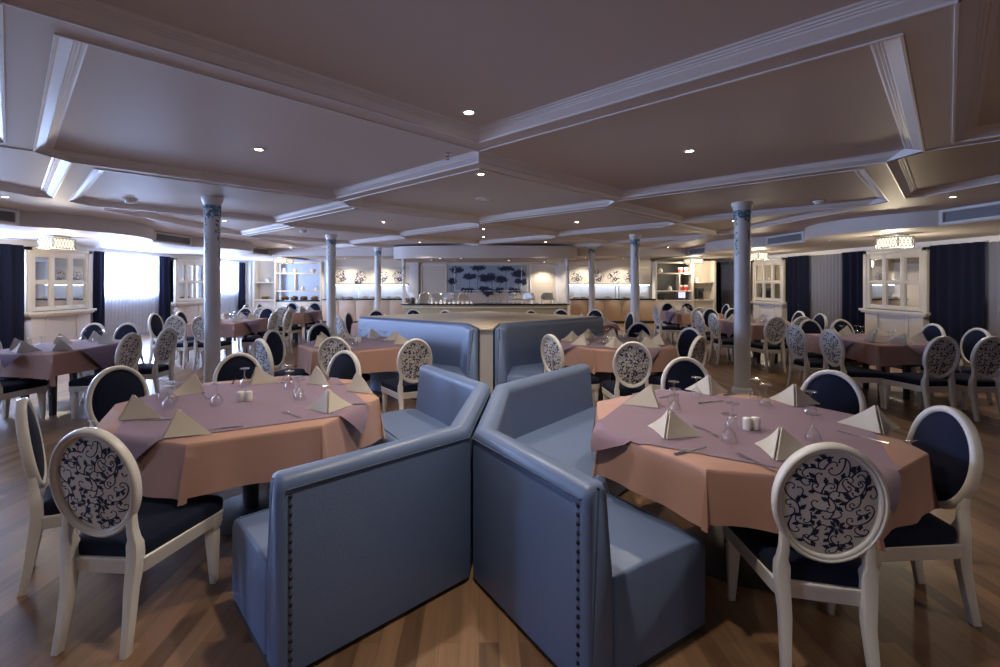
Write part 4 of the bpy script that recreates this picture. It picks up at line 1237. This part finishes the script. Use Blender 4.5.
# open shelf units at both back corners
def shelf_unit(x0, x1, nm, cells_):
    w = x1-x0; t = thing('shelf_unit', f'open white shelf unit in the {nm} back corner', 'shelves', (x0,17.2,0))
    for xx in (0, w-.07):
        m = MB(); m.box(xx,xx+.07,0,.32,0,2.27); m.build('upright', M['cab'], t, bevel=.004)
    for z in (1.15,1.80,2.20):
        m = MB(); m.box(.07,w-.07,0,.32,z,z+.05); m.build('shelf', M['cab'], t, bevel=.003)
    m = MB(); xd = w*(.42 if nm == 'left' else .62); m.box(xd,xd+.05,.02,.30,1.20,1.80); m.build('divider', M['cab'], t, bevel=.003)
    m = MB(); m.box(.07,w-.07,.0,.55,.80,.85); m.build('counter_board', M['black'] if nm == 'left' else M['cab'], t, bevel=.003)
    m = MB(); m.box(.07,w-.07,.02,.32,0,.80); m.build('base_panel', M['cab'], t, bevel=.003)
shelf_unit(-7.5,-5.76,'left',0); shelf_unit(6.45,7.86,'right',0)
def corner_shelf(x0, x1, nm):
    w = x1-x0; t = thing('corner_shelf', f'narrow recessed shelf niche beside the {nm} shelf unit', 'shelves', (x0,17.35,0))
    m = MB(); m.box(0,w,.30,.34,0,2.3); m.build('back_board', M['wall'], t, smooth=False)
    for z in (.82,1.47):
        m = MB(); m.box(0,w,0,.30,z,z+.05); m.build('shelf', M['cab'], t, bevel=.003)
    m = MB(); m.box(0,w,.05,.30,0,.82); m.build('base_panel', M['wall'], t, smooth=False)
    m = MB(); 
    xx = 0 if nm == 'left' else w-.08
    m.box(xx,xx+.08,-.02,.34,0,2.3); m.build('upright', M['cab'], t, bevel=.004)
corner_shelf(-8.35,-7.53,'left'); corner_shelf(7.89,8.75,'right')
def end_wall(x0, x1, nm):
    m = MB(); m.box(x0,x1,19.4,19.6,0,2.39); struct(m.build('trim_%d' % (6 if nm == 'left' else 7), M['cab'], smooth=False), f'cream wall pier between {nm} back shelves and windows', 'wall')
end_wall(-9.6,-8.2,'left'); end_wall(8.5,9.6,'right')

def simple(name, prof, m_, loc, label, cat, group=None, n=18):
    m = MB(); m.lathe(prof, n); return tag(m.build(name, m_), label, cat, group).__setattr__('location', loc)
VASE = [(.0001,0),(.05,0),(.075,.05),(.07,.11),(.04,.15),(.055,.18),(.05,.18),(.035,.15),(.0001,.1)]
POT = [(.0001,0),(.06,0),(.10,.10),(.12,.14),(.105,.15),(.0001,.12)]
JAR = [(.0001,0),(.07,0),(.08,.04),(.07,.11),(.045,.13),(.05,.15),(.0001,.17)]
simple('vase', VASE, M['ceramic'], (-7.2,17.36,1.85), 'white vase at the left end of the left top shelf', 'vase')
simple('vase', VASE, M['ceramic'], (-6.8,17.36,1.85), 'white vase under the lamp on the left top shelf', 'vase')
simple('ceramic_pot', POT, M['ceramic'], (-6.13,17.36,1.85), 'wide white pot at right of the left top shelf', 'pot')
simple('tea_jar', JAR, M['ceramic'], (-6.52,17.36,1.20), 'round white jar on the left middle shelf', 'jar')
simple('tea_jar', JAR, M['ceramic'], (-6.0,17.36,1.20), 'small white jar near the right end of the left middle shelf', 'jar')
simple('tea_jar', JAR, M['ceramic'], (-7.9,17.5,1.52), 'white jar on the narrow left corner shelf', 'jar')
simple('vase', VASE, M['ceramic'], (6.7,17.36,1.85), 'white vase on the right top shelf', 'vase')
simple('tea_jar', JAR, M['ceramic'], (7.05,17.36,1.20), 'yellowish white jar on the right middle shelf', 'jar')
simple('tea_jar', JAR, M['ceramic'], (8.12,17.5,1.52), 'white jar on the narrow right corner shelf', 'jar')
def basket(x, y, z, label):
    t = thing('bread_basket', label, 'basket', (x,y,z), 0, 'bread baskets')
    m = MB(); m.lathe([(.0001,0),(.11,0),(.15,.09),(.14,.09),(.10,.02),(.0001,.02)], 22); m.build('basket', M['wicker'], t)
    for k in range(5):
        q = 2*PI*k/5; m = MB(); cx_, cy_ = .07*math.cos(q), .07*math.sin(q)
        m.loft([[(cx_+.045*math.cos(a)*s, cy_+.06*math.sin(a)*s, .06+zz) for a in [2*PI*j/12 for j in range(12)]] for s, zz in ((.3,0),(1,.03),(.9,.06),(.4,.08))]); m.build('bread_roll', M['bread'], t)
for k, (x, w) in enumerate(((-7.2,'leftmost'),(-6.85,'second from left'),(-6.5,'third from left'),(-6.1,'rightmost'))):
    basket(x, 17.45, .852, f'wicker basket of bread rolls, {w} under the left shelf unit')
basket(-7.95, 17.48, .87, 'wicker basket of bread in the left corner niche')
t = thing('coffee_machine', 'dark coffee machine in the right corner niche', 'coffee machine', (8.2,17.48,.871))
m = MB(); m.box(-.12,.12,-.06,.14,0,.42); m.build('housing', M['darkgrey'], t, bevel=.012)
m = MB(); m.box(-.10,.10,-.14,-.05,.28,.40); m.build('brew_head', M['darkgrey'], t, bevel=.01)
m = MB(); m.box(-.11,.11,-.14,-.05,0,.03); m.build('drip_tray', M['steel'], t, bevel=.004)
t = thing('display_screen', 'small lit lilac screen on the right back counter', 'screen', (7.5,17.4,.852))
m = MB(); m.box(-.17,.17,-.02,.02,.04,.32); m.build('bezel', M['darkgrey'], t, bevel=.006)
m = MB(); m.box(-.13,.13,-.024,-.02,.07,.29); m.build('panel', M['screen'], t, smooth=False)
m = MB(); m.box(-.08,.08,-.06,.06,0,.02); m.box(-.02,.02,-.01,.01,.01,.06); m.build('foot', M['darkgrey'], t, bevel=.003)
for k, (x, z, w) in enumerate(((7.42,1.85,'upper left'),(7.62,1.85,'upper right'),(7.42,1.20,'lower left'),(7.62,1.20,'lower right'))):
    t = thing('tea_box', f'red and white tea box, {w} on the right shelf unit', 'box', (x,17.36,z), 0, 'red tea boxes')
    m = MB(); m.box(-.075,.075,-.05,.05,0,.14); m.build('carton', M['red'], t, bevel=.003)
    m = MB(); m.box(-.076,.076,-.051,.051,.14,.20); m.build('lid', M['ceramic'], t, bevel=.003)
t = thing('espresso_grinder', 'dark coffee grinder on the right counter under the shelves', 'grinder', (6.75,17.42,.85))
m = MB(); m.box(-.1,.1,-.08,.08,0,.2); m.build('body', M['darkgrey'], t, bevel=.01)
m = MB(); m.lathe([(.03,.2),(.07,.3),(.0001,.31)], 16); m.build('hopper', M['glass'], t)

# ------------------------------------------------------------------ camera, world, view
cam = bpy.data.cameras.new('camera'); co = bpy.data.objects.new('camera', cam); COL.objects.link(co)
cam.sensor_width = 36.0; cam.lens = F_PX/1000*36.0
cam.shift_x = (500-PX0)/1000; cam.shift_y = -(333.5-PY0)/1000
cam.clip_start = .05; cam.clip_end = 100
co.location = (0,0,CAM_Z); co.rotation_euler = (PI/2,0,0)
scene.camera = co
w = bpy.data.worlds.new('world'); scene.world = w; w.use_nodes = True
w.node_tree.nodes['Background'].inputs[0].default_value = (.6,.75,1,1); w.node_tree.nodes['Background'].inputs[1].default_value = .4
scene.view_settings.view_transform = 'Standard'; scene.view_settings.look = 'None'
scene.view_settings.exposure = -0.04; scene.view_settings.gamma = 1.0
scene.view_settings.use_curve_mapping = False
cy = scene.cycles
cy.max_bounces = 7; cy.diffuse_bounces = 4; cy.glossy_bounces = 3; cy.transmission_bounces = 4; cy.transparent_max_bounces = 12
cy.caustics_reflective = False; cy.caustics_refractive = False
cy.sample_clamp_indirect = 4.0
cy.use_denoising = True
